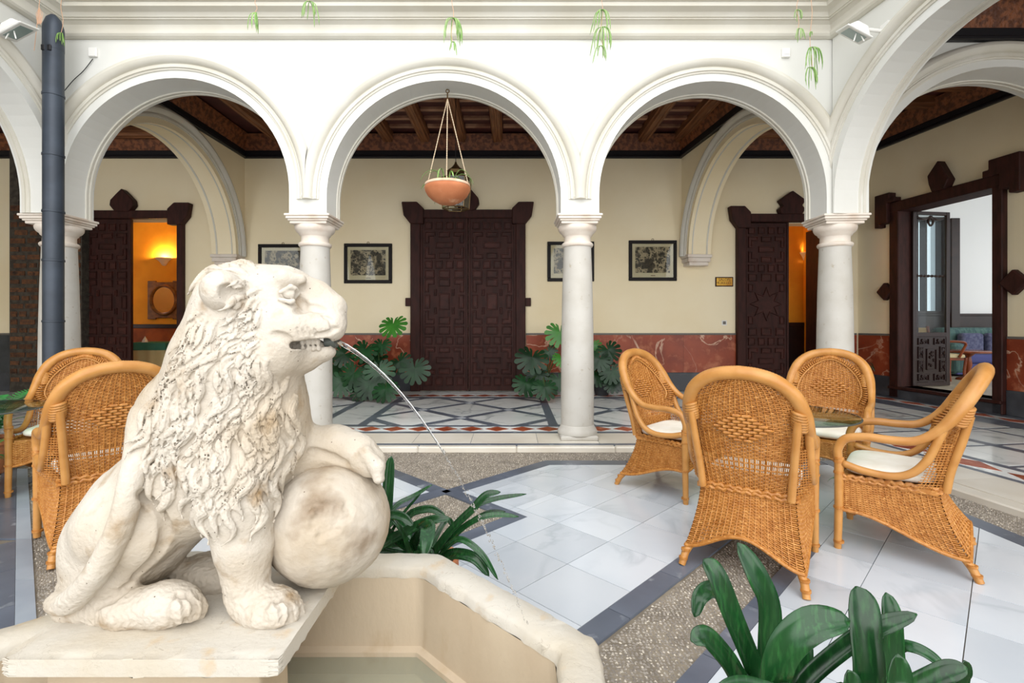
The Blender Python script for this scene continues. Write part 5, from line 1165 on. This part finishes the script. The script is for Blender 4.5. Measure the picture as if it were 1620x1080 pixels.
monstera('large monstera in a dark pot left of the closed carved door', PW(600, 0, 8.9).to_2d().to_tuple()+(GZ,) if False else ((600-CX)/F*8.9, 8.9, GZ), 0.20, 0.36, 'pot_grey',
         [(622, 512, 8.7, .50, 0.05, -1, 1), (656, 582, 8.3, .52, 0.1, -1, 0), (604, 545, 8.6, .36, -0.1, -1, 0), (578, 552, 8.5, .48, -0.4, -1, 0), (545, 560, 8.6, .46, -0.8, -.7, 0), (600, 584, 8.3, .5, 0.2, -1, 0), (560, 590, 8.3, .5, -0.5, -1, 0), (585, 608, 8.2, .48, -0.1, -1, 0), (540, 605, 8.3, .46, -0.7, -1, 0), (610, 615, 8.1, .44, 0.2, -1, 0), (632, 572, 8.6, .42, 0.5, -.6, 0), (535, 580, 8.8, .4, -1, -.2, 0), (570, 618, 8.3, .36, 0, -1, 0), (590, 568, 8.8, .5, 0.3, -.8, 0)])
monstera('monstera in a terracotta pot between the closed door and the free-standing column', ((866-CX)/F*8.95, 8.95, GZ), 0.19, 0.30, 'terracotta_dark',
         [(842, 565, 8.4, .56, -0.25, -1, 0), (832, 606, 8.3, .44, -0.3, -1, 0), (862, 612, 8.1, .42, 0.0, -1, 0), (886, 525, 8.7, .52, 0.0, -1, 1), (868, 556, 8.8, .30, 0.4, -.6, 0), (888, 566, 8.5, .32, 0.1, -1, 1), (884, 600, 8.3, .38, 0.3, -1, 0), (850, 590, 8.6, .42, -0.5, -.8, 0)])
monstera('monstera in a dark pot right of the free-standing column', ((952-CX)/F*9.0, 9.0, GZ), 0.17, 0.30, 'pot_grey',
         [(962, 553, 8.6, .44, 0.3, -.6, 0), (948, 568, 8.5, .42, -0.3, -1, 0), (967, 588, 8.4, .40, 0.1, -1, 0), (955, 575, 8.7, .42, 0.1, -1, 0), (970, 606, 8.5, .34, 0.1, -1, 0), (945, 595, 8.6, .36, -0.4, -1, 0), (938, 545, 8.8, .34, -.2, -1, 1)])
# ferns
def frond_mesh(L, W, droop, seed):
    r = random.Random(seed); mb = MB(); n = 26; path_ = [Vector((0, L*k/n*(1-0.12*(k/n)**2), 0.42*L*math.sin(k/n*1.5)-droop*L*(k/n)**2.2)) for k in range(n+1)]; mb.tube(path_, [0.003*(1-0.8*k/n) for k in range(n+1)], 4)
    for k in range(2, n):
        w = W*math.sin(math.pi*min(1, 0.12+k/n*0.9))*r.uniform(0.9, 1.1)
        for sg in (-1, 1):
            p = path_[k]; d = Vector((sg*w, w*0.35, -0.12*w)); s_ = Vector((0, L/n*0.26, 0)); mb.add([p-s_*0.6, p+d*0.5-s_, p+d, p+d*0.5+s_*0.9, p+s_*0.6], [(0, 1, 2, 3, 4)])
    return mb.mesh('frond', True, 0)
FR = [frond_mesh(0.55, 0.085, 0.55, 1), frond_mesh(0.5, 0.08, 0.8, 2), frond_mesh(0.62, 0.09, 0.4, 3)]
def fern(label, x, y, z, n, s, potr, poth, potm='terracotta', rise=0.0):
    t = thing('potted_fern', label, 'plant', (x, y, z)); pot(t, x, y, potr, poth, potm, z); rf = random.Random(int(x*77))
    for k in range(n):
        o = link('frond', FR[k % 3], 'leaf_fern', t, False); sc = s*rf.uniform(0.75, 1.15); o.scale = (sc,)*3; o.location = (0, 0, poth*0.95); o.rotation_euler = (rf.uniform(-0.1, 0.75)+rise, rf.uniform(-.3, .3), 2*math.pi*k/n+rf.uniform(-.25, .25))
fern('large fern in a pot at the left picture edge behind the glass table', -4.72, 4.45, 0.0, 22, 1.25, 0.16, 0.32, rise=0.15); fern('low fern on the floor beside the left glass table', -4.36, 4.0, 0.0, 18, 0.6, 0.12, 0.16)
fern('fern seen below the glass table between the right chairs', 2.60, 3.58, 0.0, 18, 0.62, 0.12, 0.16); fern('small fern rising between the two left wicker chairs', -4.05, 4.92, 0.0, 14, 0.95, 0.14, 0.36, rise=0.5)
t = thing('potted_plant', 'terracotta pot with a sparse plant below the red dado by the salon door', 'plant', (6.12, 8.75, GZ)); pot(t, 6.12, 8.75, 0.19, 0.36, 'terracotta_dark', GZ)
for k in range(9):
    a = k*0.75; c, s_ = math.cos(a), math.sin(a); b = Vector((6.12, 8.75, GZ+0.33)); strap_leaf(t, [b, b+Vector((0.08*c, 0.08*s_, 0.16)), b+Vector((0.2*c, 0.2*s_, 0.2+0.04*(k % 3))), b+Vector((0.28*c, 0.28*s_, 0.14))], 0.035, 'leaf_monstera', Vector((0, 0, 1)))
# hanging bowl with spider plant
HB = Vector(((708-CX)/F*5.66, 5.66, 0)); zr, zb_ = 2.95, 2.74
hb = thing('hanging_bowl', 'terracotta bowl with a spider plant hanging on chains in the middle arch', 'hanging planter', (HB.x, HB.y, zb_))
mb = MB(); mb.lathe([(0.03, zb_-.02), (0.10, zb_-0.012), (0.17, zb_+0.025), (0.225, zb_+0.075), (0.255, zb_+0.13), (0.262, zb_+0.16), (0.255, zb_+0.18)], 40, (HB.x, HB.y, 0)); mb.build('bowl', 'terracotta', hb, True); mb = MB(); mb.lathe([(0.255, zb_+0.18), (0.262, zb_+0.185), (0.255, zb_+0.212), (0.235, zb_+0.215), (0.225, zb_+0.18), (0.02, zb_+0.17)], 40, (HB.x, HB.y, 0), caps=False); mb.build('rim', 'terracotta_pale', hb, True)
mb = MB(); mb.lathe([(0.225, zb_+0.19), (0.1, zb_+0.205), (0.001, zb_+0.21)], 24, (HB.x, HB.y, 0), caps=False); mb.build('soil', 'soil', hb, True)
tip = Vector((HB.x, HB.y, 3.93))
for k in range(3):
    a = (math.pi*0.97, 0.05, -math.pi*0.47)[k]; e = Vector((HB.x+0.255*math.cos(a)*(0.93), HB.y+0.25*math.sin(a), zb_+0.21)); mb = MB(); n = 70
    mb.tube([tip.lerp(e, q/n) for q in range(n+1)], [0.0065 if q % 2 else 0.004 for q in range(n+1)], 5); mb.build('chain', 'rope', hb)
mb = MB(); mb.tube([tip, (HB.x, HB.y, 4.0)], 0.008, 6); mb.tube([(HB.x+0.02*math.cos(q*0.7), HB.y, 4.02+0.02*math.sin(q*0.7)) for q in range(10)], 0.006, 5); mb.build('hook', 'brass_metal', hb, True)
for k in range(16):
    a = k*2.4; c, s_ = math.cos(a), math.sin(a); b = Vector((HB.x+0.05*c, HB.y+0.05*s_, zb_+0.20)); L_ = random.uniform(0.14, 0.30); hgt = random.uniform(0.02, 0.17)
    strap_leaf(hb, [b, b+Vector((0.35*L_*c, 0.35*L_*s_, hgt)), b+Vector((0.8*L_*c, 0.8*L_*s_, hgt*0.8)), b+Vector((1.05*L_*c, 1.05*L_*s_, hgt*0.8-0.22*random.random()))], 0.016, 'leaf_spider', Vector((0, 0, 1)), n=3)
# spider-plant runners hanging from above the cornice
def tuft(root, p, n, L_, seed, spread=0.6):
    r = random.Random(seed)
    for k in range(n):
        a = r.uniform(0, 6.28); c, s_ = math.cos(a)*spread, math.sin(a)*spread*0.7; l = L_*r.uniform(0.6, 1.1)
        strap_leaf(root, [p, p+Vector((c*l*0.4, s_*l*0.4-0.01, -0.15*l)), p+Vector((c*l*0.6, s_*l*0.6-0.01, -0.55*l)), p+Vector((c*l*(0.5+0.3*r.random()), s_*l*0.6-0.01, -l))], 0.0085, 'leaf_spider', Vector((0, -1, 0.1)), n=3)
for i, (px, py0, tufts, lab) in enumerate([(405, 0, [(20, 9, .19)], 'small spider-plant runner hanging over the cornice left of the middle arch'), (490, -20, [(2, 12, .24)], 'spider-plant tuft hanging at the top of the cornice above the column behind the lion'),
        (716, -20, [(28, 16, .30), (66, 5, .14)], 'spider-plant runner hanging over the crown of the middle arch'), (952, -20, [(15, 12, .24), (42, 14, .30), (72, 6, .18)], 'long spider-plant runner hanging above the free-standing column'),
        (1283, -20, [(50, 3, .05), (74, 14, .26), (106, 14, .22)], 'long spider-plant runner hanging in the right cornice corner'), (1262, -20, [(15, 5, .14), (45, 5, .16)], 'thin spider-plant runner just left of the right cornice corner'), (98, -20, [(52, 8, .13)], 'spider-plant runner hanging beside the drainpipe head')]):
    Yp = 5.13; t = thing('spider_plant_runner', lab, 'hanging plant', tuple(PW(px, py0, Yp)), 0, 'spider-plant runners on the cornice')
    last = tufts[-1][0]; q = [PW(px+2*math.sin(k*1.3+i), py0-10+(last-py0+10)*k/8, Yp) for k in range(9)]; mb = MB(); mb.tube(q, 0.0028, 5); mb.build('stem', 'stem_dry', t, True)
    for j, (y_, n, L_) in enumerate(tufts): tuft(t, PW(px+2*math.sin(j*2), y_, Yp-0.01), n, L_, i*10+j)
t = thing('dry_runner', 'dried reddish plant runner dangling near the left floodlight', 'hanging plant', tuple(PW(62, -10, 4.9)))
mb = MB(); mb.tube([PW(64-1*k, -10+9*k, 4.95) for k in range(11)], 0.003, 5)
for k in range(10): mb.tube([PW(62, 12, 4.95), PW(57+1.2*k, 22+(k % 3)*4, 4.95), PW(59+0.7*k, 36+(k % 4), 4.95)], 0.0025, 4)
mb.build('stem', 'stem_dry', t, True)
# ------------------------------------------------------------------ drainpipe, wiring, floodlights
XP = (84.5-CX)/F*5.15
dp = thing('drainpipe', 'dark grey metal drainpipe running down the corner column', 'pipe', (XP, 5.15, GZ)); rp = 0.088
mb = MB(); mb.lathe([(rp, -0.05), (rp, 4.15), (rp*1.02, 4.15), (rp*1.02, 4.36), (rp*0.98, 4.40), (rp*0.7, 4.48), (rp*0.3, 4.52)], 28, (XP, 5.15, GZ)); mb.build('pipe', 'pipe_metal', dp, True)
for py in (151, 246, 335, 412, 508): z = PW(0, py, 5.15).z; mb = MB(); mb.lathe([(rp, z-0.012), (rp+0.006, z-0.01), (rp+0.006, z+0.01), (rp, z+0.012)], 28, (XP, 5.15, 0), caps=False); mb.build('joint_band', 'pipe_metal', dp, True)
for a in (-1.9, -1.2): c = Vector((XP+rp*math.cos(a), 5.15+rp*math.sin(a), PW(0, 86, 5.2).z)); mb = MB(); mb.box(c.x-.02, c.x+.02, c.y-.01, c.y+.01, c.z-.03, c.z+.03); mb.build('rivet_hole', 'black_metal', dp, bevel=0.006)
jb = PW(149, 84, NF); t = thing('junction_box', 'small white junction box on the facade near the drainpipe', 'junction box', (jb.x, NF, jb.z)); mb = MB(); mb.box(jb.x-0.045, jb.x+0.045, NF-0.03, NF, jb.z-0.05, jb.z+0.05); mb.build('box', 'plastic_white', t, bevel=0.006)
mb = MB(); mb.tube(catmull([PW(147, 93, NF-0.02), PW(132, 112, NF-0.02), PW(115, 128, NF-0.03), PW(96, 151, NF-0.06)], 6), 0.0042, 6); tag(mb.build('cable', 'black_metal', None, True), 'thin dark cable running from the junction box to the drainpipe', 'cable')
jb = PW(1242, 85, NF); t = thing('junction_box', 'small white junction box on the facade near the right floodlight', 'junction box', (jb.x, NF, jb.z)); mb = MB(); mb.box(jb.x-0.045, jb.x+0.045, NF-0.03, NF, jb.z-0.05, jb.z+0.05); mb.build('box', 'plastic_white', t, bevel=0.006); mb = MB(); mb.box(jb.x-0.03, jb.x+0.03, NF-0.034, NF-0.029, jb.z-0.02, jb.z+0.02); mb.build('cover', 'plastic_white', t)
def floodlight(label, c, wallx, sg):
    t = thing('floodlight', label, 'floodlight', tuple(c), 0, 'courtyard floodlights'); M = Matrix.Translation(c) @ Matrix.Rotation(sg*math.radians(28), 4, 'Y') @ Matrix.Rotation(math.radians(17), 4, 'X') @ Matrix.Scale(0.8, 4)
    mb = MB(); mb.add([M @ Vector(p) for p in ((-.15, -.13, 0), (.15, -.13, 0), (.15, .13, 0), (-.15, .13, 0), (-.07, -.09, .10), (.07, -.09, .10), (.07, .09, .10), (-.07, .09, .10))], [(0, 3, 2, 1), (4, 5, 6, 7), (0, 1, 5, 4), (1, 2, 6, 5), (2, 3, 7, 6), (3, 0, 4, 7)]); mb.build('housing', 'plastic_white', t, bevel=0.012)
    MB().box(-.17, .17, -.15, .15, -.02, 0.0, M).build('bezel', 'plastic_white', t, bevel=0.006); MB().box(-.12, .12, -.10, .10, -.024, -.019, M).build('lens', 'lamp_lens', t)
    mb = MB(); mb.tube([c+Vector((0, 0, .05)), Vector((wallx, c.y, c.z+0.02))], 0.018, 8); mb.box(min(wallx, wallx+sg*0.03), max(wallx, wallx+sg*0.03), c.y-.05, c.y+.05, c.z-.06, c.z+.10); mb.build('bracket', 'plastic_white', t)
    mb = MB()
    for q in (-1, 1): mb.tube([c+Vector((0.02*q, -.05, -.03)), c+Vector((0.05*q, -.06, -.11))], 0.006, 5)
    mb.build('wire', 'plastic_white', t)
floodlight('white floodlight on the left arcade beside the drainpipe', PW(27, 49, 4.78), -5.0, -1); floodlight('white floodlight on the right arcade under the cornice', PW(1352, 53, 4.80), 3.62, 1)
# ------------------------------------------------------------------ lantern
LX = (721-CX)/F*7.5; ly = 7.5; z0, z1 = PW(0, 330, ly).z, PW(0, 283, ly).z
ln_ = thing('glass_lantern', 'hexagonal glass lantern with metal frame hanging behind the terracotta bowl', 'lantern', (LX, ly, z0)); hx = [(0.235*math.cos(math.pi/3*k+0.2), 0.235*math.sin(math.pi/3*k+0.2)) for k in range(6)]
mb = MB()
for k in range(6):
    a, b = hx[k], hx[(k+1) % 6]; lo_ = 0.86
    mb.tube([(LX+a[0]*lo_, ly+a[1]*lo_, z0), (LX+a[0], ly+a[1], z1)], 0.008, 5); mb.tube([(LX+a[0], ly+a[1], z1), (LX+b[0], ly+b[1], z1)], 0.008, 5); mb.tube([(LX+a[0]*lo_, ly+a[1]*lo_, z0), (LX+b[0]*lo_, ly+b[1]*lo_, z0)], 0.009, 5)
    MB().add([(LX+a[0]*lo_, ly+a[1]*lo_, z0), (LX+b[0]*lo_, ly+b[1]*lo_, z0), (LX+b[0], ly+b[1], z1), (LX+a[0], ly+a[1], z1)], [(0, 1, 2, 3)]).build('pane', 'clear_glass', ln_, thick=0.003)
mb.tube([(LX-0.2, ly, z0), (LX+0.2, ly, z0)], 0.01, 5); mb.build('metal_frame', 'brass_metal', ln_, True)
mb = MB(); mb.lathe([(0.235, z1), (0.15, z1+0.06), (0.13, z1+0.07), (0.13, z1+0.12), (0.14, z1+0.125), (0.06, z1+0.18), (0.02, z1+0.23), (0.012, z1+0.26)], 6, (LX, ly, 0)); mb.build('crown', 'brass_metal', ln_)
mb = MB(); mb.tube([(LX, ly, z1+0.25), (LX, ly, 5.0)], 0.006, 5); mb.build('chain', 'black_metal', ln_); mb = MB(); mb.lathe([(0.02, z0+0.02), (0.02, z0+0.14), (0.012, z0+0.15), (0.02, z0+0.2)], 10, (LX, ly, 0)); mb.build('bulb_holder', 'brass_metal', ln_, True)
# ------------------------------------------------------------------ framed engravings, plaque, switch
def picture(px0, px1, py0, py1, label):
    yb = BW-0.002; a, b = PW(px0, py1, yb-0.03), PW(px1, py0, yb-0.03); x0, x1, z0, z1 = a.x, b.x, a.z, b.z; t = thing('framed_engraving', label, 'picture', ((x0+x1)/2, yb, z0), 0, 'framed engravings on the back wall'); f_ = 0.065
    for (p, q, r, s_) in ((x0, x1, z0, z0+f_), (x0, x1, z1-f_, z1), (x0, x0+f_, z0+f_, z1-f_), (x1-f_, x1, z0+f_, z1-f_)): MB().box(p, q, yb-0.035, yb, r, s_).build('frame_rail', 'frame_black', t, bevel=0.006)
    MB().box(x0+f_, x1-f_, yb-0.014, yb-0.004, z0+f_, z1-f_).build('mount', 'paper', t); m = 0.06; MB().box(x0+f_+m, x1-f_-m, yb-0.016, yb-0.013, z0+f_+m*1.5, z1-f_-m).build('engraving', 'engraving', t)
    mb = MB(); cx_ = (x0+x1)/2; mb.box(cx_-0.04, cx_+0.05, yb-0.0155, yb-0.0135, z0+f_+0.03, z0+f_+0.042); mb.build('caption', 'ink', t)
    MB().box(x0+f_, x1-f_, yb-0.022, yb-0.020, z0+f_, z1-f_).build('glass', 'clear_glass', t); mb = MB(); mb.tube([(cx_+0.02*math.cos(q*0.7), yb-0.01, z1+0.015+0.02*math.sin(q*0.7)) for q in range(10)], 0.005, 5); mb.build('hook', 'brass_metal', t)
picture(408, 486, 386, 449, 'framed engraving partly hidden behind the lion\'s head and a column'); picture(544, 620, 385, 448, 'framed engraving between the closed carved door and the column behind the lion'); picture(866, 940, 382, 445, 'framed engraving half hidden by the free-standing column'); picture(995, 1071, 380, 444, 'framed engraving in full view above the left wicker chair')
a, b = PW(1132, 453, BW-0.02), PW(1160, 438, BW-0.02)
t = thing('brass_plaque', 'small brass room plaque with dark border beside the star-panelled door', 'plaque', ((a.x+b.x)/2, BW, a.z)); MB().box(a.x, b.x, BW-0.02, BW, a.z, b.z).build('backing', 'door_wood', t, bevel=0.003); MB().box(a.x+.02, b.x-.02, BW-0.023, BW-0.019, a.z+.02, b.z-.02).build('plate', 'brass_plate', t)
for k, tx in enumerate(('SALÓN', 'MURILLO I')):
    cu = bpy.data.curves.new('lettering', 'FONT'); cu.body = tx; cu.align_x = 'CENTER'; cu.size = 0.072; cu.extrude = 0.001; to = bpy.data.objects.new('lettering_curve', cu); COL.objects.link(to)
    bpy.context.view_layer.update(); me = bpy.data.meshes.new_from_object(to.evaluated_get(bpy.context.evaluated_depsgraph_get())); bpy.data.objects.remove(to)
    o = link('lettering', me, 'ink', t, False); o.rotation_euler = (math.pi/2, 0, 0); o.location = (0, -0.0245, (b.z-a.z)*(0.58-0.34*k))
c = PW(1145.5, 510.5, BW); t = thing('light_switch', 'small square light switch beside the star-panelled door', 'switch', (c.x, BW, c.z)); MB().box(c.x-.05, c.x+.05, BW-0.012, BW, c.z-.05, c.z+.05).build('plate', 'plastic_white', t, bevel=0.004); MB().box(c.x-.03, c.x+.03, BW-0.018, BW-0.010, c.z-.03, c.z+.03).build('rocker', 'grey_rail', t, bevel=0.004)
# ------------------------------------------------------------------ ochre dining room (left)
def sconce(label, x, y, z, power, r=0.19):
    t = thing('wall_sconce', label, 'wall lamp', (x, y, z), 0, 'plaster uplighters'); mb = MB(); n = 14
    prof = [(r, 0.12), (r*0.98, 0.10), (r*0.62, 0.04), (r*0.45, 0.0), (r*0.25, -0.06), (0.01, -0.075)]
    V = [(x-rr*math.cos(math.pi*k/n), y-rr*0.9*math.sin(math.pi*k/n), z+dz) for rr, dz in prof for k in range(n+1)]; mb.add(V, [(i*(n+1)+k, i*(n+1)+k+1, (i+1)*(n+1)+k+1, (i+1)*(n+1)+k) for i in range(len(prof)-1) for k in range(n)]); mb.build('shade', 'alabaster', t, True, thick=0.008)
    li_ = bpy.data.lights.new('sconce_bulb', 'POINT'); li_.energy = power; li_.color = (1.0, 0.72, 0.34); li_.shadow_soft_size = 0.05; lo = bpy.data.objects.new('sconce_bulb', li_); COL.objects.link(lo); lo.location = (0, -0.09, 0.12); lo.parent = t
sconce('white plaster uplighter glowing above the oval mirror', (260-CX)/F*12.2, 12.2, 2.86, 34); sconce('added uplighter out of sight, brightening the ochre dining room', -6.4, 12.2, 2.86, 34)  # the second is an unseen lamp added for the room's general glow
sconce('small uplighter on the ochre wall behind the star-panelled door', (1273-CX)/F*11.2, 11.2, 2.85, 26, 0.11); sconce('added unseen uplighter that brightens the ochre room behind the star door', 4.6, 11.2, 2.7, 26, 0.13)  # the second is added out of sight to light the room
a, b = PW(233, 505, 12.15), PW(286, 444, 12.15); cx_, cz_ = (a.x+b.x)/2, (a.z+b.z)/2
t = thing('oval_mirror', 'oval mirror in a square carved gilt frame on the ochre wall', 'mirror', (cx_, 12.2, a.z)); hw_, hh_ = (b.x-a.x)/2, (b.z-a.z)/2
MB().prism([(cx_-hw_, cz_-hh_), (cx_-hw_*.5, cz_-hh_), (cx_-hw_*.5, cz_-hh_*.93), (cx_+hw_*.5, cz_-hh_*.93), (cx_+hw_*.5, cz_-hh_), (cx_+hw_, cz_-hh_), (cx_+hw_, cz_+hh_), (cx_+hw_*.5, cz_+hh_), (cx_+hw_*.5, cz_+hh_*.93), (cx_-hw_*.5, cz_+hh_*.93), (cx_-hw_*.5, cz_+hh_), (cx_-hw_, cz_+hh_)], -12.2, -12.15, Matrix(((1, 0, 0, 0), (0, 0, -1, 0), (0, 1, 0, 0), (0, 0, 0, 1)))).build('frame', 'gilt', t, bevel=0.01)
ov = lambda k, q: (cx_+hw_*q*math.cos(2*math.pi*k/40), 12.14, cz_+hh_*q*math.sin(2*math.pi*k/40))
mb = MB(); mb.tube([ov(k, 0.74) for k in range(41)], 0.04, 8); mb.build('oval_moulding', 'gilt', t, True); mb = MB(); mb.add([ov(k, 0.72) for k in range(40)], [tuple(range(39, -1, -1))]); mb.build('mirror_glass', 'mirror', t, thick=0.004)
TX, TY = -7.95, 11.1
t = thing('dining_table', 'dining table with cream and green cloths in the ochre room', 'table', (TX, TY, 0.18)); MB().box(TX-0.45, TX+0.42, TY-0.4, TY+0.4, 0.90, 0.93).build('table_top', 'table_wood', t)
def drape(x0, x1, y0, y1, zt, zb, material, nm, amp):
    mb = MB(); per = []; N_ = 30
    for (a, b) in (((x0, y0), (x1, y0)), ((x1, y0), (x1, y1)), ((x1, y1), (x0, y1)), ((x0, y1), (x0, y0))):
        for k in range(N_): per.append((a[0]+(b[0]-a[0])*k/N_, a[1]+(b[1]-a[1])*k/N_))
    m = len(per); cx, cy = (x0+x1)/2, (y0+y1)/2; V = []
    for lvl, (z, e) in enumerate(((zt, 0.0), (lerp(zt, zb, 0.5), 0.5), (zb, 1.0))):
        for i, (x, y) in enumerate(per): d = Vector((x-cx, y-cy)).normalized()*(0.02*e+amp*e*math.sin(i*0.75)); V.append((x+d.x, y+d.y, z))
    mb.add(V, [(l*m+i, l*m+(i+1) % m, (l+1)*m+(i+1) % m, (l+1)*m+i) for l in range(2) for i in range(m)]+[tuple(range(m))]); return mb.build(nm, material, t, True, 60)
drape(TX-.46, TX+.43, TY-.41, TY+.41, 0.936, 0.28, 'cloth_cream', 'under_cloth', 0.03); drape(TX-.47, TX+.44, TY-.42, TY+.42, 0.94, 0.78, 'cloth_green', 'top_cloth', 0.012)
for k, (nx, ny) in enumerate(((-8.15, 10.95), (-7.62, 11.15))):
    mb = MB(); mb.lathe([(0.06, 0.941), (0.05, 0.98), (0.0, 1.08)], 8, (nx, ny, 0)); tag(mb.build('folded_napkin', 'plastic_white'), ('white folded napkin at the near corner of the green tablecloth', 'white folded napkin near the right edge of the green tablecloth')[k], 'napkin', 'folded napkins')
def simple_chair(name, label, x, y, z, rz, wood, seatm, s=1.0, arms=False, group=None):
    t = thing(name, label, 'chair', (x, y, z), rz, group); w = 0.24*s
    for a in (-1, 1):
        mb = MB(); mb.tube(catmull([(a*w, w, 0), (a*w*0.95, w*0.92, 0.2*s), (a*w, w, 0.45*s)], 4), 0.022*s, 8); mb.build('front_leg', wood, t, True, world=False)
        mb = MB(); mb.tube(catmull([(a*w*.9, -w*1.15, 0), (a*w*.9, -w, 0.45*s), (a*w*.9, -w*1.2, 0.98*s)], 4), 0.022*s, 8); mb.build('rear_leg', wood, t, True, world=False)
        if arms: mb = MB(); mb.tube(catmull([(a*w, -w, 0.70*s), (a*w*1.12, 0, 0.72*s), (a*w*1.1, w*.9, 0.70*s), (a*w*1.05, w*.8, 0.58*s), (a*w, w*.6, 0.45*s)], 5), 0.02*s, 8); mb.build('arm', wood, t, True, world=False)
    MB().box(-w, w, -w, w, 0.40*s, 0.44*s).build('seat_rail', wood, t, world=False, bevel=0.006); MB().box(-w*.95, w*.95, -w*.95, w*.98, 0.44*s, 0.50*s).build('seat', seatm, t, world=False, bevel=0.015, seg=2)
    MB().box(-w*.8, w*.8, -w*1.2, -w*1.05, 0.62*s, 0.95*s).build('backrest', seatm, t, world=False, bevel=0.01); return t
simple_chair('dining_chair', 'dark dining chair beside the cloth-covered table', -7.0, 11.2, 0.18, math.pi/2+0.3, 'dark_wood', 'dark_wood', 1.0)
# ------------------------------------------------------------------ salon furniture
simple_chair('armchair', 'wooden armchair with cream seat just inside the salon', 8.05, 9.25, SA, -math.pi/2-0.3, 'table_wood', 'upholstery', 1.08, True)
t = thing('round_table', 'polished round wooden table in the salon', 'table', (9.0, 9.72, SA)); mb = MB(); mb.lathe([(0.40, 0.53), (0.43, 0.545), (0.43, 0.565), (0.41, 0.575)], 40); mb.build('table_top', 'table_wood', t, True, world=False); mb = MB(); mb.lathe([(0.20, 0), (0.19, 0.03), (0.05, 0.08), (0.04, 0.2), (0.06, 0.3), (0.04, 0.45), (0.12, 0.53)], 20); mb.build('pedestal', 'table_wood', t, True, world=False)
sx0, sx1 = 9.15, 11.1
t = thing('sofa', 'green striped sofa with violet-blue seat in the salon', 'sofa', ((sx0+sx1)/2, 10.7, SA)); MB().box(sx0+.1, sx1-.1, 10.25, 11.0, SA+0.04, SA+0.28).build('base', 'sofa_blue', t, bevel=0.03, seg=3); MB().box(sx0+.30, sx1-.30, 10.20, 10.8, SA+0.28, SA+0.46).build('seat_cushion', 'sofa_blue', t, bevel=0.06, seg=3)
MB().box(sx0+.2, sx1-.2, 10.72, 11.08, SA+0.3, SA+1.02).build('backrest', 'sofa_green', t, bevel=0.12, seg=4)
for a in (sx0, sx1-.32): MB().box(a, a+.32, 10.22, 11.05, SA+0.04, SA+0.70).build('armrest', 'sofa_green', t, bevel=0.12, seg=4)
for k, x in enumerate((9.86, 10.42)): tag(MB().box(x-.24, x+.24, 10.52, 10.70, SA+0.46, SA+0.90).build('throw_cushion', 'cushion_blue', bevel=0.07, seg=4), ('blue-grey throw cushion at the left end of the salon sofa', 'blue-grey throw cushion by the right door jamb on the salon sofa')[k], 'cushion', 'sofa cushions')
fern('small green plant by the salon window', 8.72, 10.8, SA, 12, 0.6, 0.12, 0.75, 'pot_grey')
